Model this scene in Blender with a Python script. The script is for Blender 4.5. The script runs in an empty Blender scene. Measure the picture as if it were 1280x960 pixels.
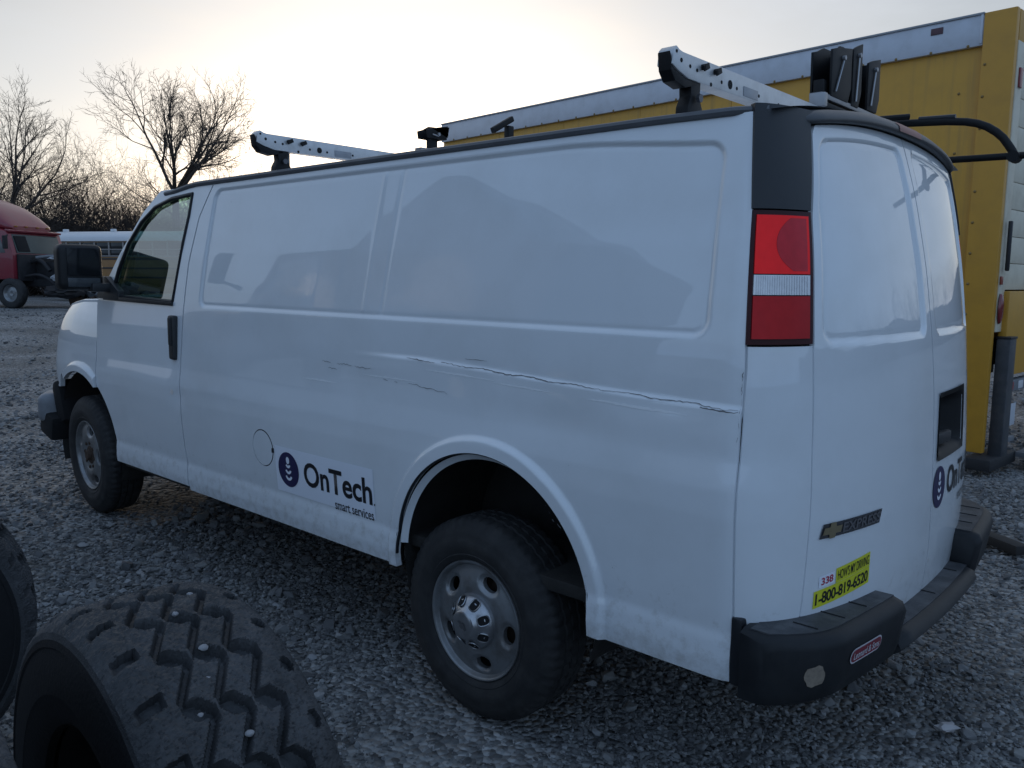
import bpy, bmesh, math, random
import numpy as np
from mathutils import Vector, Matrix

random.seed(7)
RNG = np.random.default_rng(7)
R = math.radians
scene = bpy.context.scene
C = scene.collection

# ------------------------------------------------------------------ camera
CAM_F, CAM_YAW, CAM_PITCH, CAM_ROLL = 1042.11, -0.7324, -0.1264, 0.0095
CAM_LOC = Vector((2.0583, -3.069, 1.642))
cam_data = bpy.data.cameras.new('camera')
cam = bpy.data.objects.new('camera', cam_data); C.objects.link(cam)
_f = Vector((math.sin(CAM_YAW) * math.cos(CAM_PITCH), math.cos(CAM_YAW) * math.cos(CAM_PITCH), math.sin(CAM_PITCH)))
_r = Vector((math.cos(CAM_YAW), -math.sin(CAM_YAW), 0))
_u = _r.cross(_f)
_c, _s = math.cos(CAM_ROLL), math.sin(CAM_ROLL)
_r, _u = _r * _c + _u * _s, _u * _c - _r * _s
cam.matrix_world = Matrix(((_r.x, _u.x, -_f.x, CAM_LOC.x), (_r.y, _u.y, -_f.y, CAM_LOC.y), (_r.z, _u.z, -_f.z, CAM_LOC.z), (0, 0, 0, 1)))
cam_data.sensor_fit = 'HORIZONTAL'; cam_data.sensor_width = 36.0
cam_data.lens = CAM_F / 1280 * 36.0
cam_data.clip_start = 0.02; cam_data.clip_end = 3000
scene.camera = cam

# ------------------------------------------------------------------ sky, sun, exposure
SUN_AZ = R(-48)          # from +Y towards -X: behind the van, towards the bare trees
SUN_EL = R(4.0)
SKY_STRENGTH = 0.14
VEIL_SUN = (6.3, 6.6, 7.1)
VEIL = (3.7, 5.8, 9.4)     # blue-grey evening cloud, the same on every side
EXPOSURE = -0.16
world = bpy.data.worlds.new('World'); scene.world = world; world.use_nodes = True
wn, wl = world.node_tree.nodes, world.node_tree.links
for n in list(wn): wn.remove(n)
w_out = wn.new('ShaderNodeOutputWorld'); w_bg = wn.new('ShaderNodeBackground')
sky = wn.new('ShaderNodeTexSky'); sky.sky_type = 'NISHITA'; sky.sun_disc = False
sky.sun_elevation = SUN_EL; sky.sun_rotation = SUN_AZ
sky.air_density = 1.0; sky.dust_density = 2.2; sky.ozone_density = 2.0; sky.altitude = 200
# thin high cloud veil: it greys the blue and breaks the glow into streaks, the same all over the sky
tc = wn.new('ShaderNodeTexCoord'); mp = wn.new('ShaderNodeMapping')
mp.inputs['Scale'].default_value = (1.2, 1.2, 5.0); mp.inputs['Rotation'].default_value = (R(8), R(5), R(30))
nz = wn.new('ShaderNodeTexNoise'); nz.inputs['Scale'].default_value = 2.6; nz.inputs['Detail'].default_value = 7; nz.inputs['Roughness'].default_value = 0.55
nz.inputs['Distortion'].default_value = 0.6
cr = wn.new('ShaderNodeValToRGB'); cr.color_ramp.elements[0].position = 0.36; cr.color_ramp.elements[1].position = 0.66
cr.color_ramp.elements[0].color = (0.38, 0.38, 0.38, 1); cr.color_ramp.elements[1].color = (0.62, 0.62, 0.62, 1)
mixc = wn.new('ShaderNodeMix'); mixc.data_type = 'RGBA'
# the veil is creamy on the sunset side and turns blue away from it, one smooth sweep round the sky
dot = wn.new('ShaderNodeVectorMath'); dot.operation = 'DOT_PRODUCT'; dot.inputs[1].default_value = (math.sin(SUN_AZ), math.cos(SUN_AZ), 0.0)
swp = wn.new('ShaderNodeMapRange'); swp.interpolation_type = 'SMOOTHSTEP'; swp.inputs['From Min'].default_value = -0.25; swp.inputs['From Max'].default_value = 0.95
vm = wn.new('ShaderNodeMix'); vm.data_type = 'RGBA'; vm.inputs['A'].default_value = VEIL + (1,); vm.inputs['B'].default_value = VEIL_SUN + (1,)
wl.new(tc.outputs['Generated'], dot.inputs[0]); wl.new(dot.outputs['Value'], swp.inputs['Value']); wl.new(swp.outputs['Result'], vm.inputs['Factor']); wl.new(vm.outputs['Result'], mixc.inputs['B'])
wl.new(tc.outputs['Generated'], mp.inputs['Vector']); wl.new(mp.outputs['Vector'], nz.inputs['Vector'])
wl.new(nz.outputs['Fac'], cr.inputs['Fac']); wl.new(cr.outputs['Color'], mixc.inputs['Factor'])
hs = wn.new('ShaderNodeHueSaturation'); hs.inputs['Saturation'].default_value = 0.62; hs.inputs['Value'].default_value = 1.5
wl.new(sky.outputs['Color'], hs.inputs['Color']); wl.new(hs.outputs['Color'], mixc.inputs['A'])
wl.new(mixc.outputs['Result'], w_bg.inputs['Color']); w_bg.inputs['Strength'].default_value = SKY_STRENGTH
wl.new(w_bg.outputs['Background'], w_out.inputs['Surface'])
sun_data = bpy.data.lights.new('sun', 'SUN'); sun_data.energy = 0.5; sun_data.angle = R(20); sun_data.color = (1.0, 0.82, 0.62)
sun = bpy.data.objects.new('sun', sun_data); C.objects.link(sun)
_sd = Vector((math.sin(SUN_AZ) * math.cos(SUN_EL), math.cos(SUN_AZ) * math.cos(SUN_EL), math.sin(SUN_EL)))
sun.rotation_euler = (-_sd).to_track_quat('-Z', 'Y').to_euler(); sun.location = (-20, 20, 30)
scene.view_settings.view_transform = 'Standard'; scene.view_settings.look = 'None'
scene.view_settings.gamma = 1.0; scene.view_settings.exposure = EXPOSURE; scene.view_settings.use_curve_mapping = False
scene.render.engine = 'CYCLES'
scene.cycles.max_bounces = 8; scene.cycles.transparent_max_bounces = 12
scene.cycles.use_denoising = True

# ------------------------------------------------------------------ materials
MATS = {}
def mat(name, col, rough=0.5, metal=0.0, var=0.12, scale=8.0, bump=0.0, bscale=120.0, coat=0.0, spec=0.5, dirt=None, dirt_amt=0.0, dscale=3.0, emit=None, coord='Object', rvar=0.0):
    """Principled material: colour mottled by noise, optional second noise laying dirt over it, fine bump."""
    if name in MATS: return MATS[name]
    m = bpy.data.materials.new(name); m.use_nodes = True
    N, L = m.node_tree.nodes, m.node_tree.links
    b = N['Principled BSDF']
    b.inputs['Roughness'].default_value = rough; b.inputs['Metallic'].default_value = metal
    b.inputs['Specular IOR Level'].default_value = spec
    if coat: b.inputs['Coat Weight'].default_value = coat; b.inputs['Coat Roughness'].default_value = 0.02; b.inputs['Coat IOR'].default_value = 1.65
    t = N.new('ShaderNodeTexCoord')
    n1 = N.new('ShaderNodeTexNoise'); n1.inputs['Scale'].default_value = scale; n1.inputs['Detail'].default_value = 6
    L.new(t.outputs[coord], n1.inputs['Vector'])
    mx = N.new('ShaderNodeMix'); mx.data_type = 'RGBA'
    mx.inputs['A'].default_value = tuple(c * (1 - var) for c in col) + (1,)
    mx.inputs['B'].default_value = tuple(min(1, c * (1 + var)) for c in col) + (1,)
    L.new(n1.outputs['Fac'], mx.inputs['Factor']); out = mx.outputs['Result']
    if dirt:
        n2 = N.new('ShaderNodeTexNoise'); n2.inputs['Scale'].default_value = dscale; n2.inputs['Detail'].default_value = 9; n2.inputs['Roughness'].default_value = 0.65
        L.new(t.outputs[coord], n2.inputs['Vector'])
        rp = N.new('ShaderNodeValToRGB'); rp.color_ramp.elements[0].position = 0.45; rp.color_ramp.elements[1].position = 0.78
        rp.color_ramp.elements[1].color = (dirt_amt,) * 3 + (1,)
        L.new(n2.outputs['Fac'], rp.inputs['Fac'])
        m2 = N.new('ShaderNodeMix'); m2.data_type = 'RGBA'; m2.inputs['B'].default_value = tuple(dirt) + (1,)
        L.new(rp.outputs['Color'], m2.inputs['Factor']); L.new(out, m2.inputs['A']); out = m2.outputs['Result']
    L.new(out, b.inputs['Base Color'])
    if rvar:
        mr = N.new('ShaderNodeMapRange'); mr.inputs['To Min'].default_value = max(0.02, rough - rvar); mr.inputs['To Max'].default_value = min(1, rough + rvar)
        n4 = N.new('ShaderNodeTexNoise'); n4.inputs['Scale'].default_value = scale * 0.7; n4.inputs['Detail'].default_value = 5
        L.new(t.outputs[coord], n4.inputs['Vector']); L.new(n4.outputs['Fac'], mr.inputs['Value']); L.new(mr.outputs['Result'], b.inputs['Roughness'])
    if bump:
        n3 = N.new('ShaderNodeTexNoise'); n3.inputs['Scale'].default_value = bscale; n3.inputs['Detail'].default_value = 4
        L.new(t.outputs[coord], n3.inputs['Vector'])
        bp = N.new('ShaderNodeBump'); bp.inputs['Strength'].default_value = bump; bp.inputs['Distance'].default_value = 0.01
        L.new(n3.outputs['Fac'], bp.inputs['Height']); L.new(bp.outputs['Normal'], b.inputs['Normal'])
    if emit:
        b.inputs['Emission Color'].default_value = tuple(emit[0]) + (1,); b.inputs['Emission Strength'].default_value = emit[1]
    MATS[name] = m
    return m

def glass_mat(name, tint, mix, rough=0.02):
    if name in MATS: return MATS[name]
    m = bpy.data.materials.new(name); m.use_nodes = True
    N, L = m.node_tree.nodes, m.node_tree.links
    for n in list(N): N.remove(n)
    o = N.new('ShaderNodeOutputMaterial'); g = N.new('ShaderNodeBsdfGlossy'); tr = N.new('ShaderNodeBsdfTransparent'); fr = N.new('ShaderNodeLayerWeight'); mx = N.new('ShaderNodeMixShader')
    ad = N.new('ShaderNodeMath'); ad.operation = 'MULTIPLY_ADD'; ad.inputs[1].default_value = 0.55; ad.inputs[2].default_value = mix; ad.use_clamp = True
    nz_ = N.new('ShaderNodeTexNoise'); nz_.inputs['Scale'].default_value = 1.2
    bp = N.new('ShaderNodeBump'); bp.inputs['Strength'].default_value = 0.05; bp.inputs['Distance'].default_value = 0.02
    L.new(nz_.outputs['Fac'], bp.inputs['Height']); L.new(bp.outputs['Normal'], g.inputs['Normal'])
    fr.inputs['Blend'].default_value = 0.25; g.inputs['Roughness'].default_value = rough; tr.inputs['Color'].default_value = tuple(tint) + (1,)
    L.new(fr.outputs['Facing'], ad.inputs[0]); L.new(ad.outputs[0], mx.inputs['Fac']); L.new(tr.outputs[0], mx.inputs[1]); L.new(g.outputs[0], mx.inputs[2]); L.new(mx.outputs[0], o.inputs['Surface'])
    MATS[name] = m
    return m

PAINT = mat('van_white_paint', (0.74, 0.77, 0.80), 0.45, 0, 0.025, 2.0, coat=1.0, spec=0.25, dirt=(0.42, 0.42, 0.40), dirt_amt=0.22, dscale=2.2, rvar=0.06)
def add_grime(m):
    """road grime low on the panels: broken specks and splashes, browner at the sill"""
    N, L = m.node_tree.nodes, m.node_tree.links; b = N['Principled BSDF']; src = b.inputs['Base Color'].links[0].from_socket
    t = N.new('ShaderNodeTexCoord'); sx = N.new('ShaderNodeSeparateXYZ'); L.new(t.outputs['Object'], sx.inputs['Vector'])
    n1 = N.new('ShaderNodeTexNoise'); n1.inputs['Scale'].default_value = 26; n1.inputs['Detail'].default_value = 8; n1.inputs['Roughness'].default_value = 0.7; L.new(t.outputs['Object'], n1.inputs['Vector'])
    hm = N.new('ShaderNodeMapRange'); hm.inputs['From Min'].default_value = 0.95; hm.inputs['From Max'].default_value = 0.50; hm.inputs['To Min'].default_value = -0.28; hm.inputs['To Max'].default_value = 0.10; L.new(sx.outputs['Z'], hm.inputs['Value'])
    ad = N.new('ShaderNodeMath'); ad.operation = 'ADD'; L.new(n1.outputs['Fac'], ad.inputs[0]); L.new(hm.outputs['Result'], ad.inputs[1])
    rp = N.new('ShaderNodeValToRGB'); rp.color_ramp.elements[0].position = 0.50; rp.color_ramp.elements[1].position = 0.80; rp.color_ramp.elements[1].color = (0.50, 0.50, 0.50, 1); L.new(ad.outputs[0], rp.inputs['Fac'])
    mx = N.new('ShaderNodeMix'); mx.data_type = 'RGBA'; mx.inputs['B'].default_value = (0.30, 0.27, 0.22, 1); L.new(rp.outputs['Color'], mx.inputs['Factor']); L.new(src, mx.inputs['A']); L.new(mx.outputs['Result'], b.inputs['Base Color'])
add_grime(PAINT)
SILL = mat('van_lower_paint', (0.70, 0.72, 0.74), 0.42, 0, 0.04, 4.0, coat=0.3, dirt=(0.30, 0.29, 0.26), dirt_amt=0.55, dscale=5.0)
PLASTIC = mat('black_plastic', (0.022, 0.024, 0.027), 0.45, 0, 0.25, 30, bump=0.12, bscale=500)
BUMPER = mat('bumper_plastic', (0.013, 0.0145, 0.017), 0.50, 0, 0.4, 14, bump=0.10, bscale=600, dirt=(0.04, 0.04, 0.04), dirt_amt=0.35, dscale=9, spec=0.28)  # black plastic, darkened further to hold the shade of the bumper face
SKYLIT_TOP = mat('skylit_top_grey', (0.036, 0.038, 0.043), 0.60, 0, 0.45, 9, bump=0.2, bscale=300, dirt=(0.15, 0.15, 0.15), dirt_amt=0.7, dscale=12)  # lighter grey: skylight on the bumper tops painted into the colour
TRIM = mat('trim_satin_black', (0.012, 0.014, 0.018), 0.42, 0, 0.15, 20, bump=0.08, bscale=700)
DARK = mat('dark_void', (0.008, 0.008, 0.009), 0.9, 0, 0.3, 10)
UNDER = mat('underbody_metal', (0.03, 0.028, 0.026), 0.8, 0.2, 0.5, 12, bump=0.3, bscale=60)
RUBBER = mat('tyre_rubber', (0.018, 0.018, 0.019), 0.75, 0, 0.3, 25, bump=0.15, bscale=300, dirt=(0.06, 0.058, 0.055), dirt_amt=0.6, dscale=11)
RIM = mat('steel_rim_paint', (0.28, 0.29, 0.30), 0.42, 0.65, 0.25, 18, dirt=(0.085, 0.062, 0.045), dirt_amt=0.9, dscale=9, rvar=0.12)
HUB = mat('hub_cap_grey', (0.42, 0.43, 0.45), 0.30, 0.85, 0.12, 20, dirt=(0.16, 0.15, 0.13), dirt_amt=0.4, dscale=25)
STEEL = mat('dull_steel', (0.35, 0.35, 0.36), 0.45, 0.8, 0.2, 20)
RUST = mat('rusty_iron', (0.07, 0.045, 0.032), 0.8, 0.3, 0.5, 30, bump=0.3, bscale=90)
# ------------------------------------------------------------------ helpers
def link(name, me, m=None, parent=None, smooth=True, sharp=35):
    if m is not None:
        for k in (m if isinstance(m, (list, tuple)) else [m]): me.materials.append(k)
    if smooth and len(me.polygons):
        me.polygons.foreach_set('use_smooth', [True] * len(me.polygons))
        if sharp: me.set_sharp_from_angle(angle=R(sharp))
    me.update()
    o = bpy.data.objects.new(name, me); C.objects.link(o)
    if parent is not None: o.parent = parent
    return o
def pyd(name, verts, faces, m=None, parent=None, smooth=True, sharp=35):
    me = bpy.data.meshes.new(name); me.from_pydata([tuple(map(float, v)) for v in verts], [], [tuple(int(i) for i in f) for f in faces])
    me.validate(verbose=False)
    return link(name, me, m, parent, smooth, sharp)
def from_bm(name, bm, m=None, parent=None, smooth=True, sharp=35):
    me = bpy.data.meshes.new(name); bm.to_mesh(me); bm.free()
    return link(name, me, m, parent, smooth, sharp)
def thing(name, label, cat, loc=(0, 0, 0), rotz=0.0, group=None):
    o = bpy.data.objects.new(name, None); C.objects.link(o); o.empty_display_size = 0.3
    o.location = loc; o.rotation_euler = (0, 0, rotz); o['label'] = label; o['category'] = cat
    if group: o['group'] = group
    return o
def tag(o, label, cat, group=None):
    o['label'] = label; o['category'] = cat
    if group: o['group'] = group
    return o
def box_bm(bm, c, s, rot=None, bev=0.0, seg=2):
    """a bevelled box, centre c, full sizes s, added to bm"""
    t = bmesh.new(); bmesh.ops.create_cube(t, size=1.0)
    bmesh.ops.scale(t, vec=s, verts=t.verts)
    if bev: bmesh.ops.bevel(t, geom=list(t.edges), offset=min(bev, min(s) * 0.45), segments=seg, profile=0.6, affect='EDGES')
    M = Matrix.Translation(c) @ (rot.to_4x4() if rot is not None else Matrix.Identity(4))
    bmesh.ops.transform(t, matrix=M, verts=t.verts)
    me = bpy.data.meshes.new('tmp'); t.to_mesh(me); t.free(); bm.from_mesh(me); bpy.data.meshes.remove(me)
def box(name, c, s, m, parent=None, bev=0.006, rot=None, seg=2):
    bm = bmesh.new(); box_bm(bm, c, s, rot, bev, seg); return from_bm(name, bm, m, parent)
def boxes(name, lst, m, parent=None, bev=0.006):
    bm = bmesh.new()
    for c, s in lst: box_bm(bm, c, s, None, bev)
    return from_bm(name, bm, m, parent)
def prism(name, poly, axis, a, b, m, parent=None, bev=0.004):
    """extrude a 2-D outline along an axis between a and b; the outline gives the two other coordinates in order"""
    bm = bmesh.new()
    def P(q, t):
        l = list(q); l.insert('xyz'.index(axis), t); return l
    v0 = [bm.verts.new(P(q, a)) for q in poly]; v1 = [bm.verts.new(P(q, b)) for q in poly]
    bm.faces.new(v0); bm.faces.new(list(reversed(v1)))
    for i in range(len(poly)):
        j = (i + 1) % len(poly); bm.faces.new((v0[j], v0[i], v1[i], v1[j]))
    bmesh.ops.recalc_face_normals(bm, faces=bm.faces)
    if bev: bmesh.ops.bevel(bm, geom=list(bm.edges), offset=bev, segments=2, profile=0.6, affect='EDGES', clamp_overlap=True)
    return from_bm(name, bm, m, parent)
def tube_data(pts, rad, n=8, cap=True):
    pts = [Vector(p) for p in pts]; rad = rad if isinstance(rad, (list, tuple)) else [rad] * len(pts)
    V, F = [], []; ref = Vector((0, 0, 1)); prev = None
    for i, p in enumerate(pts):
        d = (pts[min(i + 1, len(pts) - 1)] - pts[max(i - 1, 0)]).normalized()
        if prev is None:
            a = ref if abs(d.z) < 0.9 else Vector((1, 0, 0)); x = d.cross(a).normalized()
        else:
            x = (prev - d * prev.dot(d)).normalized()
        prev = x; y = d.cross(x)
        for k in range(n):
            t = 2 * math.pi * k / n; V.append(p + (x * math.cos(t) + y * math.sin(t)) * rad[i])
    for i in range(len(pts) - 1):
        for k in range(n):
            k2 = (k + 1) % n; F.append((i * n + k, i * n + k2, (i + 1) * n + k2, (i + 1) * n + k))
    if cap: F.append(tuple(reversed(range(n)))); F.append(tuple(range((len(pts) - 1) * n, len(pts) * n)))
    return V, F
def tube(name, pts, rad, m, parent=None, n=10, smooth_path=0):
    pts = [Vector(p) for p in pts]
    for _ in range(smooth_path):
        q = [pts[0]]
        for a, b in zip(pts[:-1], pts[1:]): q += [a * 0.75 + b * 0.25, a * 0.25 + b * 0.75]
        q.append(pts[-1]); pts = q
    V, F = tube_data(pts, rad, n); return pyd(name, V, F, m, parent)
def cells(nu, nv, flip=False, keep=None):
    I, J = np.meshgrid(np.arange(nu - 1), np.arange(nv - 1), indexing='ij')
    a = I * nv + J; f = np.stack([a, a + nv, a + nv + 1, a + 1], -1).reshape(-1, 4)
    if keep is not None: f = f[keep.reshape(-1)]
    return f[:, ::-1] if flip else f
def cut(A, B, sdf):
    """snap the grid nodes round the hole sdf<0 on its rim; returns nodes and the mask of kept cells"""
    A, B = A.copy(), B.copy(); s = sdf(A, B); ins = s < 0
    pad = np.pad(~ins, 1, mode='constant', constant_values=False); nb = np.zeros_like(ins)
    for di in (-1, 0, 1):
        for dj in (-1, 0, 1): nb |= pad[1 + di:1 + di + ins.shape[0], 1 + dj:1 + dj + ins.shape[1]]
    sn = ins & nb; h = 1e-4
    for _ in range(4):
        s = sdf(A, B); gx = (sdf(A + h, B) - sdf(A - h, B)) / (2 * h); gy = (sdf(A, B + h) - sdf(A, B - h)) / (2 * h)
        g2 = np.maximum(gx * gx + gy * gy, 1e-6)
        A = np.where(sn, A - s * gx / g2, A); B = np.where(sn, B - s * gy / g2, B)
    o = ~ins; keep = o[:-1, :-1] | o[1:, :-1] | o[:-1, 1:] | o[1:, 1:]
    return A, B, keep
def sheet(name, P, m, parent, flip=False, keep=None, rim=None):
    """grid of points (nu,nv,3) as one panel; rim = vector by which its open edges turn inwards"""
    nu, nv = P.shape[:2]; f = cells(nu, nv, flip, keep); V = P.reshape(-1, 3)
    used = np.unique(f); rm = -np.ones(len(V), int); rm[used] = np.arange(len(used)); V = V[used]; f = rm[f]
    V = V.tolist(); F = f.tolist()
    if rim is not None:
        e = {}
        for q in F:
            for i in range(4):
                k = (q[i], q[(i + 1) % 4]); e[k] = 1
        mp_ = {}
        def dup(i):
            if i not in mp_:
                mp_[i] = (len(V), len(V) + 1); V.append(list(V[i])); V.append([V[i][k] + rim[k] for k in range(3)])
            return mp_[i]
        for (a, b) in list(e):
            if (b, a) not in e and a != b:
                a0, a1 = dup(a); b0, b1 = dup(b); F.append([b0, a0, a1, b1])
    return pyd(name, V, F, m, parent, True, None if rim is None else 60)
def smooth01(x): x = np.clip(x, 0, 1); return x * x * (3 - 2 * x)
def rrect(x, z, x0, x1, z0, z1, r):
    cx, cz = (x0 + x1) / 2, (z0 + z1) / 2
    qx = np.abs(x - cx) - ((x1 - x0) / 2 - r); qz = np.abs(z - cz) - ((z1 - z0) / 2 - r)
    return np.hypot(np.maximum(qx, 0), np.maximum(qz, 0)) + np.minimum(np.maximum(qx, qz), 0) - r
def poly_sdf(poly, r=0.0):
    P = np.array(poly, float)
    def f(x, z):
        d = np.full(np.shape(x), 1e9); s = np.ones(np.shape(x))
        for i in range(len(P)):
            a, b = P[i], P[i - 1]; ex, ez = b - a; wx, wz = x - a[0], z - a[1]
            t = np.clip((wx * ex + wz * ez) / (ex * ex + ez * ez), 0, 1)
            d = np.minimum(d, (wx - ex * t) ** 2 + (wz - ez * t) ** 2)
            c1 = z >= a[1]; c2 = z < b[1]; c3 = ex * wz > ez * wx
            s = np.where((c1 & c2 & c3) | (~c1 & ~c2 & ~c3), -s, s)
        return s * np.sqrt(d) - r
    return f
def lathe(name, prof, m, parent=None, n=48, axis='y', keepf=None, sharp=35):
    """prof: (radius, offset along the axis); the axis is y"""
    t = np.linspace(0, 2 * np.pi, n, endpoint=False); V = []; F = []
    for r_, o in prof:
        for a in t: V.append((r_ * math.cos(a), o, r_ * math.sin(a)))
    for i in range(len(prof) - 1):
        for k in range(n):
            k2 = (k + 1) % n; F.append((i * n + k, i * n + k2, (i + 1) * n + k2, (i + 1) * n + k))
    return pyd(name, V, F, m, parent, True, sharp)
def text2d(s, bold=0.0, shear=0.0, space=1.0):
    cu = bpy.data.curves.new('txt', 'FONT'); cu.body = s; cu.size = 1.0; cu.offset = bold; cu.shear = shear; cu.space_character = space; cu.resolution_u = 4
    o = bpy.data.objects.new('txt', cu); C.objects.link(o)
    dg = bpy.context.evaluated_depsgraph_get(); me = bpy.data.meshes.new_from_object(o.evaluated_get(dg))
    V = np.array([v.co[:2] for v in me.vertices]); F = [tuple(p.vertices) for p in me.polygons]
    bpy.data.objects.remove(o); bpy.data.curves.remove(cu); bpy.data.meshes.remove(me)
    V -= V.min(0); return V, F
def disc2d(r, n=40, squash=1.0):
    V = [(0, 0)] + [(r * math.cos(2 * math.pi * k / n), r * squash * math.sin(2 * math.pi * k / n)) for k in range(n)]
    return np.array(V), [(0, 1 + k, 1 + (k + 1) % n) for k in range(n)]
def arc2d(r, th, a0, a1, n=14):
    V, F = [], []
    for k in range(n + 1):
        a = a0 + (a1 - a0) * k / n; V += [((r - th) * math.cos(a), (r - th) * math.sin(a)), (r * math.cos(a), r * math.sin(a))]
    for k in range(n): F.append((2 * k, 2 * k + 1, 2 * k + 3, 2 * k + 2))
    return np.array(V), F
def rect2d(w, h, nu=12, nv=4):
    V = [(w * i / nu, h * j / nv) for i in range(nu + 1) for j in range(nv + 1)]
    F = [(i * (nv + 1) + j, (i + 1) * (nv + 1) + j, (i + 1) * (nv + 1) + j + 1, i * (nv + 1) + j + 1) for i in range(nu) for j in range(nv)]
    return np.array(V), F
def copy_tree(o, parent=None):
    c = o.copy(); C.objects.link(c); c.parent = parent
    for ch in list(o.children): copy_tree(ch, c)
    return c
# ------------------------------------------------------------------ ground
def ground_z(x, y):
    """level yard round the van, rising gently towards the parked wrecks and the trees"""
    x = np.asarray(x, float); y = np.asarray(y, float)
    d = np.hypot(x - 0.0, y + 1.0)
    rise = 0.45 * smooth01((d - 9) / 22.0)
    und = 0.018 * np.sin(x * 0.9 + 1.3) * np.sin(y * 0.7 + 0.4) + 0.010 * np.sin(x * 2.3 + y * 1.7)
    slope = 0.10 * smooth01((-0.6 - x) / 2.9) * smooth01((14 - d) / 10)
    return rise + slope + und * smooth01((d - 4.5) / 3.0) - 0.012

def make_gravel_mat():
    m = bpy.data.materials.new('gravel_ground'); m.use_nodes = True
    N, L = m.node_tree.nodes, m.node_tree.links; b = N['Principled BSDF']; b.inputs['Roughness'].default_value = 0.95
    t = N.new('ShaderNodeTexCoord')
    v = N.new('ShaderNodeTexVoronoi'); v.inputs['Scale'].default_value = 34; v.inputs['Randomness'].default_value = 1.0
    v2 = N.new('ShaderNodeTexVoronoi'); v2.inputs['Scale'].default_value = 13
    n = N.new('ShaderNodeTexNoise'); n.inputs['Scale'].default_value = 0.55; n.inputs['Detail'].default_value = 6
    for q in (v, v2, n): L.new(t.outputs['Object'], q.inputs['Vector'])
    cr_ = N.new('ShaderNodeValToRGB'); cr_.color_ramp.elements[0].color = (0.10, 0.10, 0.10, 1); cr_.color_ramp.elements[1].color = (0.40, 0.40, 0.395, 1)
    sp = N.new('ShaderNodeSeparateColor'); L.new(v.outputs['Color'], sp.inputs['Color']); L.new(sp.outputs['Red'], cr_.inputs['Fac'])
    cr2 = N.new('ShaderNodeValToRGB'); cr2.color_ramp.elements[0].position = 0.38; cr2.color_ramp.elements[1].position = 0.62
    cr2.color_ramp.elements[0].color = (0.60, 0.59, 0.57, 1); cr2.color_ramp.elements[1].color = (1, 1, 1, 1)
    L.new(n.outputs['Fac'], cr2.inputs['Fac'])
    mx = N.new('ShaderNodeMix'); mx.data_type = 'RGBA'; mx.blend_type = 'MULTIPLY'; mx.inputs['Factor'].default_value = 1
    L.new(cr_.outputs['Color'], mx.inputs['A']); L.new(cr2.outputs['Color'], mx.inputs['B']); L.new(mx.outputs['Result'], b.inputs['Base Color'])
    ad = N.new('ShaderNodeMath'); ad.operation = 'ADD'; L.new(v.outputs['Distance'], ad.inputs[0]); L.new(v2.outputs['Distance'], ad.inputs[1])
    bp = N.new('ShaderNodeBump'); bp.invert = True; bp.inputs['Strength'].default_value = 1.0; bp.inputs['Distance'].default_value = 0.03
    L.new(ad.outputs[0], bp.inputs['Height']); L.new(bp.outputs['Normal'], b.inputs['Normal'])
    return m
GRAVEL = make_gravel_mat()
_g = np.concatenate([-np.geomspace(900, 6.5, 40), np.linspace(-6, 6, 61), np.geomspace(6.5, 900, 40)])
_X, _Y = np.meshgrid(_g - 1.0, _g, indexing='ij')
_go = sheet('ground', np.stack([_X, _Y, ground_z(_X, _Y)], -1), GRAVEL, None, flip=False)
_go['kind'] = 'structure'; _go['label'] = 'grey gravel yard the van is parked on'

# ------------------------------------------------------------------ the white van: shape functions
# x runs from the nose (-) to the tail (+) with the rear axle at 0; the driver's side faces -y
WZ = [0.46, 0.505, 0.56, 0.62, 0.645, 0.70, 0.85, 0.98, 1.06, 1.15, 1.22, 1.35, 1.47, 1.60, 1.75, 1.90, 2.02, 2.10, 2.14]
WW = [0.975, 0.986, 0.992, 0.988, 0.982, 0.987, 0.997, 1.003, 1.002, 0.990, 0.986, 0.980, 0.972, 0.958, 0.940, 0.918, 0.899, 0.885, 0.878]
_zz = np.linspace(0.40, 2.2, 721); _ww = np.interp(_zz, WZ, WW); _k = np.exp(-np.linspace(-2, 2, 17) ** 2); _k /= _k.sum()
_ww = np.convolve(np.pad(_ww, 8, mode='edge'), _k, mode='valid')
def Wz(z): return np.interp(z, _zz, _ww)
XB, NE = 0.955, 2.3
_rz = np.linspace(0.4, 2.25, 371)
_rx = np.interp(_rz, [0.40, 0.54, 0.70, 0.96, 1.24, 1.46, 1.70, 1.92, 2.10, 2.17, 2.25], [1.22, 1.244, 1.260, 1.258, 1.244, 1.222, 1.187, 1.140, 1.088, 1.062, 1.02])
_rx = np.convolve(np.pad(_rx, 12, mode='edge'), np.ones(25) / 25, mode='valid')
def Xc(z): return np.interp(z, _rz, _rx)
def side_y(x, z):
    """half-width of the body at x, z"""
    x = np.asarray(x, float); z = np.asarray(z, float); w = Wz(z)
    t = np.clip((x - XB) / (Xc(z) - XB), 0, 0.9999)
    w = w * (1 - t ** NE) ** (1 / NE)
    f = np.clip((-3.3 - x) / 1.05, 0, 1)
    return w * (1 - 0.13 * f ** 2.6)
def rear_x(y, z):
    a = np.clip(np.abs(y) / Wz(z), 0, 0.9999)
    return XB + (Xc(z) - XB) * (1 - a ** NE) ** (1 / NE)
ARCH_R, ARCH_RZ, RA_X, FA_X = 0.47, 0.56, 0.065, -3.50
def arch_sdf(cx):
    def f(x, z):
        return np.where(z > ARCH_RZ, np.hypot(x - cx, z - ARCH_RZ), np.abs(x - cx)) - ARCH_R
    return f
def crease_z(x): return np.interp(x, [-0.9, -0.3, 0.03, 0.39, 0.69, 1.02], [1.338, 1.337, 1.325, 1.309, 1.299, 1.288])
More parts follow.
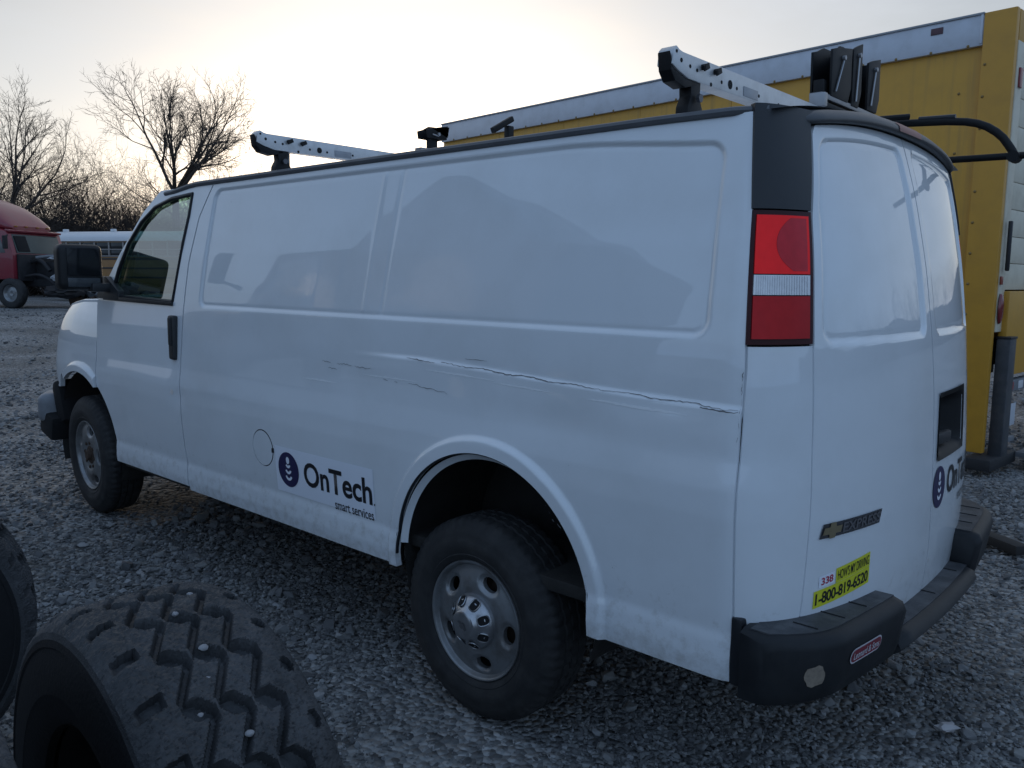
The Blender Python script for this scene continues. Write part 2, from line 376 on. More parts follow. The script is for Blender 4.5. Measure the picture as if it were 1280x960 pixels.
def side_disp(x, z, dents=True):
    """how far the sheet metal lies inside the plain side (pressed panels, flares, dents)"""
    d = np.zeros(np.broadcast(x, z).shape)
    xs = x - 0.11 * (z - 1.475)
    top = 2.078 - 0.045 * smooth01((x - 0.3) / 0.7)
    k_ = smooth01((x + 0.5) / 0.9); xx = xs * (1 - k_) + x * k_
    s = rrect(xx, z * 1.0 - (top - 2.078) * smooth01((z - 1.7) / 0.3), -1.985, 0.905, 1.478, 2.072, 0.055)
    d += 0.0085 * smooth01(-s / 0.013)
    d += 0.003 * np.exp(-((s + 0.012) / 0.008) ** 2)
    inside = smooth01(-(s + 0.01) / 0.02)
    for c_, a_ in ((-0.652, 0.0022), (-0.540, -0.0026)): d -= a_ * inside * np.exp(-((xs - c_) / 0.009) ** 2)
    for cx in (RA_X, FA_X):
        s = arch_sdf(cx)(x, z); d -= 0.019 * smooth01((0.060 - s) / 0.016) * (1.0 if cx > -1 else (x < -3.238))
    if dents:
        c = crease_z(x); u = z - c; on = smooth01((x + 0.75) / 0.5)
        d += on * 0.008 * np.where(u > -0.006, smooth01((u + 0.006) / 0.014) * np.exp(-np.clip(u, 0, None) / 0.085), 0.0)
        d -= on * 0.003 * np.where(u <= -0.006, np.exp((u + 0.006) / 0.10), np.exp(-(u + 0.006) / 0.006))
        for gx, gz, sx, sz, a in ((-0.55, 1.22, 0.35, 0.06, 0.004), (0.35, 1.18, 0.25, 0.05, 0.004), (0.8, 1.22, 0.18, 0.05, -0.004), (-1.2, 1.15, 0.3, 0.10, 0.003), (-2.17, 1.0, 0.09, 0.05, 0.006), (0.75, 0.85, 0.2, 0.12, 0.004), (-1.6, 1.36, 0.3, 0.07, 0.003)):
            d += a * np.exp(-((x - gx) / sx) ** 2 - ((z - gz) / sz) ** 2)
    d += 0.0012 * np.sin(x * 3.1 + z * 5.0) * np.sin(z * 4.3 - x * 1.4)
    return d
def side_pt(x, z, s=-1, off=0.0, dents=True):
    y = side_y(x, z) - side_disp(x, z, dents and s < 0) + off
    return np.stack(np.broadcast_arrays(x, s * y, z), -1)
def rear_disp(y, z):
    d = np.zeros(np.broadcast(y, z).shape); a = np.abs(y)
    edge = np.interp(z, [0.69, 1.47, 1.85, 2.08], [0.775, 0.742, 0.710, 0.655])
    u = (a - 0.055) / (edge - 0.055) * 0.66; zt = z - 0.048 * (1 - (a / 0.70) ** 2.4) * smooth01((z - 1.6) / 0.4)
    s = rrect(u, zt, 0.0, 0.66, 1.463, 2.040, 0.045)
    d += 0.0085 * smooth01(-s / 0.013) + 0.003 * np.exp(-((s + 0.012) / 0.008) ** 2)
    d += 0.0010 * np.sin(y * 7 + z * 4) * np.sin(z * 5)
    return d
def rear_pt(y, z, off=0.0):
    y, z = np.broadcast_arrays(np.asarray(y, float), np.asarray(z, float))
    return np.stack([rear_x(y, z) - rear_disp(y, z) + off, y, z], -1)
def door_rear_x(z): return np.interp(z, [0.50, 0.53, 0.72, 0.99, 1.20, 1.45, 1.70, 1.94, 2.13], [-2.115, -2.120, -2.150, -2.160, -2.160, -2.140, -2.115, -2.050, -1.925])
def apillar_x(z): return np.interp(z, [1.45, 1.486, 1.75, 1.99, 2.094, 2.14], [-3.25, -3.225, -2.968, -2.704, -2.53, -2.42])

van = thing('cargo_van', 'white cargo van with dented side, company logos and a broken front bumper', 'van')
GAP = 0.0055
def seam_x(z): return np.interp(z, [0.50, 1.40, 1.83, 2.12], [1.022, 1.020, 1.000, 0.974])
def lin(a, b, n): return np.linspace(0, 1, n)[:, None] * (b - a)[None, :] + a[None, :]
SIDE_TOP = 2.10
for s in (-1, 1):
    near = s < 0; st = 1 if near else 3; inner = (0, 0.028 * -s, 0); fl = (s > 0)
    # side panel with pressed fields, rear wheel arch and the filler opening
    nz_ = 250 // st; nx_ = 400 // st
    z = np.linspace(0.505, SIDE_TOP, nz_); A = lin(door_rear_x(z) + GAP, seam_x(z) - 0.004, nx_); B = np.broadcast_to(z, A.shape).copy()
    # crowd the rows round the crease and the field edges
    A, B, k1 = cut(A, B, arch_sdf(RA_X))
    k = k1
    if near:
        A, B, k2 = cut(A, B, lambda x, y: np.hypot(x + 1.37, y - 0.843) - 0.088); k = k1 & k2
    sheet('side_panel', side_pt(A, B, s), PAINT, van, flip=fl, keep=k, rim=inner)
    # front door: lower skin, window frame, glass
    z = np.linspace(0.525, 1.478, 80 // st)
    fa = FA_X + np.sqrt(np.clip((ARCH_R + 0.012) ** 2 - (np.clip(z, ARCH_RZ, 9) - ARCH_RZ) ** 2, 0, None))
    xl = np.maximum(np.full_like(z, -3.235), fa); A = lin(xl + GAP, door_rear_x(z) - GAP, 90 // st); B = np.broadcast_to(z, A.shape)
    z2 = np.linspace(1.478, SIDE_TOP, 70 // st)[1:]; A2 = lin(apillar_x(z2), door_rear_x(z2) - GAP, 90 // st); B2 = np.broadcast_to(z2, A2.shape)
    A = np.concatenate([A, A2], 1); B = np.concatenate([B, B2], 1)
    WIN = [(-3.03, 1.518), (-2.955, 1.675), (-2.853, 1.816), (-2.712, 1.935), (-2.561, 2.012), (-2.381, 2.048), (-2.150, 2.060), (-2.160, 1.95), (-2.195, 1.80), (-2.262, 1.500)]
    wsdf = poly_sdf(WIN, 0.012); A, B, k = cut(A, B, wsdf)
    door = sheet('front_door', side_pt(A, B, s), PAINT, van, flip=fl, keep=k, rim=inner)
    ctr = np.array(WIN).mean(0); Wn = [ctr + (np.array(q) - ctr) * 1.05 for q in WIN]
    V = [side_pt(np.array(q[0]), np.array(q[1]), s, -0.016)[...] for q in Wn] + [side_pt(np.array(ctr[0]), np.array(ctr[1]), s, -0.016)]
    F = [(i, (i + 1) % len(WIN), len(WIN)) for i in range(len(WIN))]
    if s < 0: F = [f[::-1] for f in F]
    pyd('window_glass', V, F, glass_mat('cab_glass', (0.30, 0.50, 0.46), 0.20), door)
    loop = [side_pt(np.array(q[0]), np.array(q[1]), s, -0.002) for q in WIN] ; loop.append(loop[0]); loop.append(loop[1])
    tube('window_seal', loop, 0.011, TRIM, door, n=8)
    prism('belt_moulding', [(-3.12, 1.490), (-2.255, 1.478), (-2.255, 1.498), (-3.12, 1.515)], 'y', s * 0.955, s * 0.983, TRIM, door, 0.003)
    hb = bmesh.new(); box_bm(hb, (-2.228, s * 0.990, 1.312), (0.062, 0.034, 0.235), None, 0.016, 3); from_bm('door_handle', hb, PLASTIC, door)
    hb = bmesh.new(); box_bm(hb, (-2.228, s * 1.004, 1.345), (0.030, 0.022, 0.15), None, 0.009, 3); from_bm('handle_grip', hb, TRIM, door)
    # fender ahead of the door; the lower front corner is torn away
    def fz_top(x): return np.interp(x, [-4.35, -4.2, -4.0, -3.7, -3.235], [1.20, 1.365, 1.445, 1.480, 1.492])
    nx2 = 90 // st; xx = np.linspace(-4.22, -3.235 - GAP, nx2); nv = 70 // st
    lo = 0.90 if near else 0.62
    A = np.broadcast_to(xx[:, None], (nx2, nv)).copy(); B = lo + (fz_top(xx)[:, None] - lo) * np.linspace(0, 1, nv)[None, :]
    def tear(x, z):   # jagged edge where the fender skirt broke off
        base = arch_sdf(FA_X)(x, z)
        if not near: return base
        t = (z - (0.925 + 0.05 * np.sin(x * 23) + 0.03 * np.sin(x * 51))); t = np.where(x < -3.72, t, 9); return np.minimum(base, t)
    A, B, k = cut(A, B, tear)
    P = side_pt(A, B, s); tt = np.clip((B - (fz_top(A) - 0.34)) / 0.34, 0, 1); P[..., 1] -= s * 0.105 * tt ** 2.6
    tn = np.clip((-3.95 - A) / 0.27, 0, 1); P[..., 1] -= s * 0.06 * tn ** 2
    sheet('fender', P, PAINT, van, flip=fl, keep=k, rim=inner)
    # headlamp and grille side
    box('headlight', (-4.235, s * 0.72, 1.10), (0.07, 0.26, 0.17), mat('headlight_lens', (0.5, 0.52, 0.55), 0.1, 0.0, 0.1, 10), van, 0.02)
    # dark grey drip rail along the roof edge and the wheel arch liners
    xs = np.linspace(-2.46, 1.0, 40)
    rail = [(x, s * (side_y(x, 2.115) + 0.004), 2.110 - 0.03 * smooth01((-2.1 - x) / 0.36) - 0.004 * smooth01((x - .6) / .4)) for x in xs]
    tube('drip_rail', rail, 0.013, mat('drip_rail_grey', (0.10, 0.105, 0.115), 0.5, 0, 0.3, 12), van, n=8)
    for cx, nm in ((RA_X, 'wheel_arch_liner'), (FA_X, 'wheel_arch_liner')):
        th = np.linspace(-0.12 * np.pi, 1.12 * np.pi, 40); yy = np.linspace(0.52, 0.955, 6)
        V = []; F = []
        for a in th:
            rr = ARCH_R + 0.004
            for q in yy: V.append((cx + rr * math.cos(a), s * q, ARCH_RZ + rr * math.sin(a)))
        for i in range(39):
            for j in range(5): F.append((i * 6 + j, i * 6 + j + 1, (i + 1) * 6 + j + 1, (i + 1) * 6 + j))
        b0 = len(V); V += [(cx + rr * math.cos(a), s * 0.52, ARCH_RZ + rr * math.sin(a)) for a in th]; F.append(tuple(range(b0, b0 + 40)))
        pyd(nm, V, F, UNDER, van)
    # lip of the rear arch rolled inwards
    th = np.linspace(0, np.pi, 50); lp = [side_pt(np.array(RA_X + (ARCH_R + .004) * math.cos(a)), np.array(ARCH_RZ + (ARCH_R + .004) * math.sin(a)), s, -0.010) for a in th]
    tube('arch_lip', lp, 0.010, TRIM if near else PAINT, van, n=6)
    if near:   # the inner flange, split from the outer skin by a dark line
        th = np.linspace(0.06 * np.pi, 0.97 * np.pi, 50); P = np.array([[(RA_X + (ARCH_R - 0.008 - q) * math.cos(a), -0.990 + q * 0.9, ARCH_RZ + (ARCH_R - 0.008 - q) * math.sin(a)) for q in (0.0, 0.006, 0.014, 0.022)] for a in th])
        sheet('arch_flange', P, PAINT, van, flip=False)

# filler flap on the driver's side
V, F = disc2d(0.0835, 40); fp = side_pt(V[:, 0] - 1.37, V[:, 1] + 0.843, -1, 0.001)
ff = pyd('filler_flap', fp, F, PAINT, van)
box('flap_catch', (-1.283, -0.999, 0.843), (0.014, 0.006, 0.022), TRIM, ff, 0.002)
# roof skin with pressed ribs
xs = np.linspace(-2.47, 1.045, 120); ys = np.linspace(-1, 1, 61); X_, T_ = np.meshgrid(xs, ys, indexing='ij')
hw = side_y(np.minimum(X_, 0.99), 2.115) - 0.012
zr = 2.108 + 0.058 * (1 - np.abs(T_) ** 3.0) - 0.03 * smooth01((-2.1 - X_) / 0.36) + 0.004 * np.cos(T_ * 22) * smooth01((X_ + 2.2) / 0.2) * smooth01((0.8 - X_) / 0.2) * smooth01((0.85 - np.abs(T_)) / .1)
sheet('roof', np.stack([X_, T_ * hw, zr], -1), PAINT, van, flip=False)
# hood, cowl, windscreen
xs = np.linspace(-4.28, -3.235, 30); ys = np.linspace(-1, 1, 41); X_, T_ = np.meshgrid(xs, ys, indexing='ij')
zt = np.interp(X_, [-4.35, -4.2, -4.0, -3.7, -3.235], [1.20, 1.365, 1.445, 1.480, 1.492])
hwid = side_y(X_, 1.38) - 0.095 - 0.06 * np.clip((-3.95 - X_) / .27, 0, 1) ** 2
sheet('hood', np.stack([X_, T_ * hwid, zt - 0.006 + 0.045 * (1 - np.abs(T_) ** 2.2)], -1), PAINT, van, flip=False, rim=(0, 0, -0.02))
V = []; F = []; n1, n2 = 9, 21
for i in range(n1):
    t = i / (n1 - 1)
    for j in range(n2):
        q = -1 + 2 * j / (n2 - 1); x = -3.235 + 0.735 * t - 0.10 * (1 - q * q) * (1 - t); V.append((x + .012, q * (0.955 - 0.075 * t), 1.47 + 0.625 * t))
for i in range(n1 - 1):
    for j in range(n2 - 1): F.append((i * n2 + j, (i + 1) * n2 + j, (i + 1) * n2 + j + 1, i * n2 + j + 1))
pyd('windscreen', V, F, glass_mat('screen_glass', (0.66, 0.78, 0.74), 0.02), van)
box('cowl_panel', (-3.25, 0, 1.485), (0.14, 1.80, 0.030), PLASTIC, van, 0.01)
# front end: core support, grille bars, torn bumper
box('radiator_support', (-4.13, 0, 0.93), (0.10, 1.50, 0.50), UNDER, van, 0.02)
gr = box('grille', (-4.25, 0, 1.02), (0.05, 1.2, 0.24), TRIM, van, 0.01)
for k in range(4): box('grille_bar', (-4.278, 0, 0.94 + 0.052 * k), (0.02, 1.16, 0.016), STEEL, gr, 0.004)
fb = bmesh.new(); box_bm(fb, (0, 0, 0), (0.46, 0.17, 0.235), None, 0.075, 5)
for v in fb.verts:   # the end of the bumper wraps round the corner and is pushed out of line
    t = min(1.0, max(0.0, (v.co.x + 0.23) / 0.46)); v.co.y += 0.16 * (1 - t) ** 2.2; v.co.z *= 1.0 - 0.16 * t; v.co.z += 0.05 * t + 0.012 * math.sin(9 * t)
bmesh.ops.transform(fb, matrix=Matrix.Translation((-4.26, -0.955, 0.675)) @ Matrix.Rotation(R(-5), 4, 'Z'), verts=fb.verts)
fbm = from_bm('front_bumper', fb, mat('torn_bumper_grey', (0.24, 0.25, 0.27), 0.5, 0, 0.3, 9, dirt=(0.05, 0.05, 0.05), dirt_amt=0.5, dscale=7), van)
box('bumper_bracket', (-4.05, -0.955, 0.62), (0.22, 0.15, 0.17), DARK, van, 0.03, Matrix.Rotation(R(14), 3, 'Y'))
box('torn_liner', (-3.97, -0.90, 0.78), (0.14, 0.16, 0.30), DARK, van, 0.05, Matrix.Rotation(R(-18), 3, 'Y'))
box('front_bumper_bar', (-4.36, 0.30, 0.64), (0.16, 1.6, 0.22), STEEL, van, 0.05)
# ------------------------------------------------------------------ van: tail
LENS_RED = mat('lens_red', (0.95, 0.020, 0.022), 0.38, 0.92, 0.10, 40, coat=0.15)
LENS_RED2 = mat('lens_red_lower', (0.42, 0.012, 0.016), 0.40, 0.85, 0.15, 40, coat=0.15)
LENS_DARK = mat('bowl_reflection_red', (0.44, 0.016, 0.026), 0.30, 0.8, 0.2, 40, coat=0.2)  # the reflector's dark reflection, painted as a darker red patch on the lens
LENS_CLEAR = mat('lens_clear', (0.58, 0.58, 0.60), 0.25, 0.7, 0.2, 60, coat=0.3)
def door_edge(z): return np.interp(z, [0.50, 0.69, 1.47, 1.85, 2.085, 2.12], [0.82, 0.812, 0.782, 0.745, 0.690, 0.660])
def corner_pts(z0, z1, nz_, nu, s, off=0.0, side0=0.004, g=GAP, u0=0.0, u1=1.0):
    """patch of the rounded rear corner between the side seam and the rear door"""
    z = np.linspace(z0, z1, nz_); D = Xc(z) - XB; w = Wz(z)
    th0 = np.arcsin(np.clip((seam_x(z) + side0 - XB) / D, 0, 1) ** (NE / 2)); th1 = np.arccos(np.clip((door_edge(z) + g) / w, 0, 1) ** (NE / 2))
    U = u0 + (u1 - u0) * np.linspace(0, 1, nu)[:, None]; th = th0[None] + (th1 - th0)[None] * U
    y = -w[None] * np.cos(th) ** (2 / NE); x = XB + D[None] * np.sin(th) ** (2 / NE)
    sg = 1 if s < 0 else -1
    P = np.stack([x + off * np.sin(th), sg * (y - off * np.cos(th)), np.broadcast_to(z, x.shape)], -1)
    return P
for s in (-1, 1):
    fl = s > 0; rim = (-0.02, 0.015 * -s, 0)
    sheet('rear_corner_panel', corner_pts(0.675, 1.462, 60, 24, s), PAINT, van, flip=fl, rim=rim)
    sheet('rear_pillar_cover', corner_pts(1.836, 2.122, 30, 24, s, 0.009, side0=0.0), TRIM, van, flip=fl, rim=rim)
    lo_ = 0.0 if s < 0 else -0.006
    lamp = sheet('tail_light', corner_pts(1.468, 1.832, 40, 26, s, 0.004 + lo_, side0=0.0), mat('lamp_bezel', (0.040, 0.004, 0.007), 0.35, 0, 0.2, 30, spec=0.25), van, flip=fl, rim=rim)
    for nm, za, zb, m_ in (('upper_lens', 1.660, 1.819, LENS_RED), ('reverse_lens', 1.603, 1.657, LENS_CLEAR), ('lower_lens', 1.484, 1.600, LENS_RED2)):
        sheet(nm, corner_pts(za, zb, 10, 20, s, 0.010 + lo_, side0=0.0, u0=0.09, u1=0.95), m_, lamp, flip=fl, rim=rim)
    for k in range(22):
        u = 0.14 + 0.77 * k / 21; P = corner_pts(1.603, 1.655, 2, 2, s, 0.0105 + lo_, side0=0.0, u0=u, u1=u + 0.012)
        tube('lens_rib', [P[0, 0], P[0, 1]], 0.0016, LENS_CLEAR, lamp, n=5)
    bw_ = []
    for (za, zb) in ((1.668, 1.812),):
        Pb = corner_pts(za, zb, 24, 30, s, 0.0108 + lo_, side0=0.0, u0=0.14, u1=0.915); tz = np.linspace(0, 1, 24)[None, :]; tu = np.linspace(0, 1, 30)[:, None]
        lim = 0.40 + 0.34 * (np.abs(tz - 0.52) / 0.52) ** 2.2; tu2 = lim + (1 - lim) * tu
        th_i = np.clip(tu2 * 29, 0, 28.999); i0 = th_i.astype(int); fr_ = (th_i - i0)[..., None]; jj = np.broadcast_to(np.arange(24)[None], i0.shape)
        sheet('bowl_reflection', Pb[i0, jj] * (1 - fr_) + Pb[i0 + 1, jj] * fr_, LENS_DARK, lamp, flip=fl)
    # rear door skins
    z = np.linspace(0.56, 2.108, 190 if s < 0 else 150); e = door_edge(z)
    T = np.linspace(0, 1, 110)[:, None]; top = 2.108
    Y = s * (e[None] * (1 - T) + 0.004 * T); Z = np.broadcast_to(z, Y.shape).copy()
    # the upper edge follows the arched rear header
    cap_z = 2.078 + 0.048 * (1 - (np.abs(Y) / 0.70) ** 2.4)
    Z = 0.56 + (Z - 0.56) * (cap_z - 0.56) / (2.108 - 0.56)
    Y, Z = np.ascontiguousarray(Y), Z
    k = None
    if s > 0:
        Y, Z, k = cut(Y, Z, lambda y, z_: rrect(y - 0.10 * (z_ - 1.13), z_, 0.055, 0.42, 1.03, 1.252, 0.025))
    rd = sheet('rear_door', rear_pt(Y, Z), PAINT, van, flip=(s > 0), keep=k, rim=(-0.025, 0, 0))
    if s < 0: rear_left = rd
    else: rear_right = rd
# door latch pocket with its lever
P = []
yy = np.linspace(0.047, 0.43, 14); zz = np.linspace(1.022, 1.260, 12); YY, ZZ = np.meshgrid(yy, zz, indexing='ij'); YY2 = YY + 0.10 * (ZZ - 1.13)
dep = 0.085 * smooth01(-rrect(YY, ZZ, 0.058, 0.417, 1.033, 1.249, 0.025) / 0.05)
bez = rear_pt(YY2, ZZ, 0.006); bez[..., 0] -= dep
pk = sheet('latch_pocket', bez, mat('pocket_black', (0.006, 0.006, 0.007), 0.6, 0, 0.2, 30, spec=0.3), rear_right, flip=True)
box('latch_lever', (1.222, 0.17, 1.085), (0.035, 0.17, 0.045), PLASTIC, rear_right, 0.012, Matrix.Rotation(R(-4), 3, 'Z'))
# curved rear header with the high brake light
ny = 61; yy = np.linspace(-0.868, 0.868, ny); V = []; F = []
sec = [(-0.018, -0.004), (0.004, -0.005), (0.011, 0.002), (0.008, 0.016), (-0.012, 0.034), (-0.12, 0.054)]
for q in yy:
    a = abs(q) / 0.875; zc = 2.085 + 0.050 * (1 - (abs(q) / 0.70) ** 2.4 if abs(q) < 0.70 else 0); zc = zc if abs(q) < 0.7 else 2.085 - 0.012 * ((abs(q) - .7) / .175)
    xb = XB + (1.098 - XB) * (1 - min(a, 0.9995) ** 2.6) ** (1 / 2.6)
    for dx, dz in sec: V.append((xb + dx - 0.030 * float(smooth01((abs(q) - 0.66) / 0.12)), q, zc + dz * (1 - 0.30 * a ** 6) + 0.006 * a ** 5))
ns = len(sec)
for i in range(ny - 1):
    for j in range(ns - 1): F.append((i * ns + j, (i + 1) * ns + j, (i + 1) * ns + j + 1, i * ns + j + 1))
hd = pyd('rear_header', V, F, mat('header_grey', (0.055, 0.058, 0.064), 0.42, 0, 0.2, 20, bump=0.06, bscale=400), van, sharp=60)
bl = []
yy = np.linspace(-0.115, 0.115, 9); V = []; F = []
for q in yy:
    zc = 2.085 + 0.050 * (1 - (abs(q) / 0.70) ** 2.4); xb = XB + (1.098 - XB) * (1 - (abs(q) / .875) ** 2.6) ** (1 / 2.6)
    for dx, dz in ((0.0128, 0.000), (0.0130, 0.004), (0.0098, 0.017), (-0.006, 0.032)): V.append((xb + dx, q, zc + dz))
for i in range(8):
    for j in range(3): F.append((i * 4 + j, (i + 1) * 4 + j, (i + 1) * 4 + j + 1, i * 4 + j + 1))
pyd('high_brake_light', V, F, mat('brake_lens', (0.16, 0.018, 0.022), 0.35, 0, 0.3, 40, spec=0.3), hd)
# rear step bumper: two raised ends with a lower step between them
def bump_out(y): return 1.345 - 0.085 * y * y - 0.13 * np.clip((np.abs(y) - 0.80) / 0.22, 0, 1) ** 2.2
def bumper_block(name, y0, y1, z0, z1, x_in, n=26, rb=0.028):
    ys = np.linspace(y0, y1, n); V = []; F = []
    for i, q in enumerate(ys):
        xo = float(bump_out(q)); xi = x_in; edge = min(q - y0, y1 - q); ins = max(0.0, 0.018 - edge) * 0.9; uc = 0.4 * min(1.0, max(0.0, (xo - xi - 0.10) / 0.12))
        P = [(xi, z0), (xo - 0.020 - 0.065 * uc - ins, z0), (xo - 0.008 - 0.052 * uc - ins, z0 + 0.012), (xo - ins - 0.040 * uc, z0 + 0.05), (xo - ins + 0.002, z1 - rb * 1.3 - ins), (xo - rb * 0.35 - ins, z1 - rb * 0.35 - ins), (xo - rb * 1.3 - ins, z1 - ins), (xi, z1 - ins * 0.6)]
        V += [(a, q, b) for a, b in P]
    m_ = 8
    for i in range(n - 1):
        for j in range(m_): F.append((i * m_ + j, (i + 1) * m_ + j, (i + 1) * m_ + (j + 1) % m_, i * m_ + (j + 1) % m_))
    F.append(tuple(range(m_))); F.append(tuple(range((n - 1) * m_, n * m_))[::-1])
    return V, F
rb = None
for nm, y0, y1, z0, z1, xi in (('step_end', -1.005, -0.43, 0.485, 0.685, 1.06), ('step_centre', -0.429, 0.429, 0.475, 0.562, 1.10), ('step_end', 0.43, 1.005, 0.485, 0.685, 1.06)):
    V, F = bumper_block(nm, y0, y1, z0, z1, xi)
    if rb is None:
        rb = box('rear_bumper', (1.135, 0, 0.58), (0.07, 1.70, 0.17), UNDER, van, 0.01)
    o = pyd(nm, V, F, BUMPER, rb, sharp=50)
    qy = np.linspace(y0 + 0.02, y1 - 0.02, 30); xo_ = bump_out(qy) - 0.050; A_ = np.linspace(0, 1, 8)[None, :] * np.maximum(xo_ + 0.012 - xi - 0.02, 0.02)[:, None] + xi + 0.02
    sheet('skylit_top', np.stack([A_, np.broadcast_to(qy[:, None], A_.shape), np.full(A_.shape, z1 + 0.0025)], -1), SKYLIT_TOP, rb, flip=True, rim=(0, 0, -0.004))  # added sheet that paints the sky-lit top of the bumper
    for k in range(3):
        if 'end' in nm:
            q = y0 + 0.14 + 0.13 * k; tube('tread_groove', [(1.15, q, z1 + 0.0025), (float(bump_out(q)) - 0.052, q, z1 + 0.0025)], 0.003, DARK, rb, n=4)
        else:
            q = -0.30 + 0.30 * k; tube('tread_groove', [(1.19, q, z1 + 0.0025), (float(bump_out(q)) - 0.052, q, z1 + 0.0025)], 0.003, DARK, rb, n=4)
# backing wall above the centre step, below the doors
box('bumper_filler', (1.16, 0, 0.60), (0.10, 1.0, 0.12), UNDER, rb, 0.01)
# lower dark filler between quarter panel and bumper, scuff on the bumper corner
box('bumper_end_seal', (1.035, -0.955, 0.60), (0.035, 0.05, 0.20), TRIM, rb, 0.01)
V, F = disc2d(0.023, 18, 1.35); scx = []
for v in V:
    q = -0.915 + v[0] * 1.1 + 0.003 * math.sin(v[1] * 300); scx.append((float(bump_out(q)) + 0.0045 - 0.011 * max(0.0, (0.648 - 0.575 - v[1]) / 0.113), q, 0.575 + v[1] + 0.003 * math.sin(v[0] * 260)))
pyd('scuff_mark', scx, F, mat('scuffed_plastic', (0.22, 0.18, 0.14), 0.8, 0, 0.5, 80), rb)
# maker's oval sticker on the bumper face
def bumper_dec(name, V, F, y0, z0, m_, par, off=0.0035):
    return pyd(name, [(float(bump_out(y0 + v[0])) + off - 0.014 * max(0.0, (0.648 - z0 - v[1]) / 0.113), y0 + v[0], z0 + v[1]) for v in V], F, m_, par)
RED_ST = mat('sticker_red', (0.20, 0.025, 0.04), 0.5, 0, 0.1, 30); WHITE_ST = mat('sticker_white', (0.55, 0.52, 0.55), 0.5, 0, 0.06, 30)
def pill2d(w, h, n=10):
    r_ = h / 2; V = [(w / 2, h / 2)]
    for k in range(n + 1): a = math.pi / 2 + math.pi * k / n; V.append((r_ + r_ * math.cos(a), r_ + r_ * math.sin(a)))
    for i in range(1, 8): V.append((r_ + (w - 2 * r_) * i / 8, 0))
    for k in range(n + 1): a = -math.pi / 2 + math.pi * k / n; V.append((w - r_ + r_ * math.cos(a), r_ + r_ * math.sin(a)))
    for i in range(1, 8): V.append((w - r_ - (w - 2 * r_) * i / 8, h))
    n_ = len(V) - 1; return np.array(V), [(0, 1 + i, 1 + (i + 1) % n_) for i in range(n_)]
V, F = pill2d(0.185, 0.046); st = bumper_dec('oval_sticker', V, F, -0.795, 0.578, WHITE_ST, rb)
V, F = pill2d(0.175, 0.036); bumper_dec('sticker_field', V, F, -0.790, 0.583, RED_ST, st, 0.0045)
V, F = text2d('Leonard & Sons', 0.015); V = V / V.max(0) * np.array([0.150, 0.022]); bumper_dec('sticker_text', V, F, -0.778, 0.590, WHITE_ST, st, 0.0055)

# ------------------------------------------------------------------ van: lettering and badges
NAVY = mat('print_navy', (0.018, 0.016, 0.075), 0.4, 0, 0.1, 40); BLACKP = mat('print_black', (0.010, 0.011, 0.016), 0.4, 0, 0.1, 40)
STICK = mat('white_vinyl', (0.80, 0.83, 0.90), 0.35, 0, 0.02, 10, coat=0.2)
YELLOW_ST = mat('sticker_yellow', (0.62, 0.62, 0.03), 0.5, 0, 0.06, 30); RED_P = mat('print_red', (0.42, 0.02, 0.05), 0.5, 0, 0.1, 30)
def side_dec(name, V, F, x0, z0, m_, par, off=0.0012):
    return pyd(name, side_pt(V[:, 0] + x0, V[:, 1] + z0, -1, off), F, m_, par, sharp=None)
def rear_dec(name, V, F, y0, z0, m_, par, off=0.0012, tilt=0.0):
    return pyd(name, rear_pt(V[:, 0] + y0, V[:, 1] + z0 + tilt * V[:, 0], off), F, m_, par, sharp=None)
def place_logo(dec, x0, z0, k, par):
    """round emblem with a dot over three arcs, the name and the small line under it; k scales metres"""
    V, F = disc2d(0.081 * k, 44); em = dec('logo_emblem', V, F, x0 + 0.081 * k, z0 + 0.081 * k, NAVY, par, 0.0026)
    V, F = disc2d(0.013 * k, 18, 1.3); dec('emblem_dot', V, F, x0 + 0.081 * k, z0 + 0.124 * k, STICK, em, 0.0036)
    for i, (zz_, rr_) in enumerate(((0.100, 0.020), (0.077, 0.025), (0.050, 0.028))):
        V, F = arc2d(rr_ * k, 0.012 * k, R(200), R(340)); dec('emblem_arc', V, F, x0 + 0.081 * k, z0 + (zz_ + 0.008) * k, STICK, em, 0.0036)
    V, F = text2d('OnTech', 0.022, 0, 0.98); V = V / V.max(0) * np.array([0.478, 0.112]) * k; dec('logo_name', V, F, x0 + 0.202 * k, z0 + 0.028 * k, BLACKP, par, 0.0026)
    V, F = text2d('.', 0.0); V = V / V.max(0) * 0.008 * k; dec('logo_mark', V, F, x0 + 0.688 * k, z0 + 0.030 * k, BLACKP, par, 0.0026)
    V, F = text2d('smart services', 0.008); V = V / V.max(0) * np.array([0.262, 0.040]) * k; dec('logo_line', V, F, x0 + 0.420 * k, z0 - 0.036 * k, BLACKP, par, 0.0026)
V, F = rect2d(0.715, 0.212, 24, 8); vs = side_dec('logo_sticker', V, F, -1.268, 0.660, STICK, van, 0.0014)
place_logo(side_dec, -1.245, 0.690, 1.0, vs)
place_logo(rear_dec, 0.006, 0.850, 0.92, rear_right)
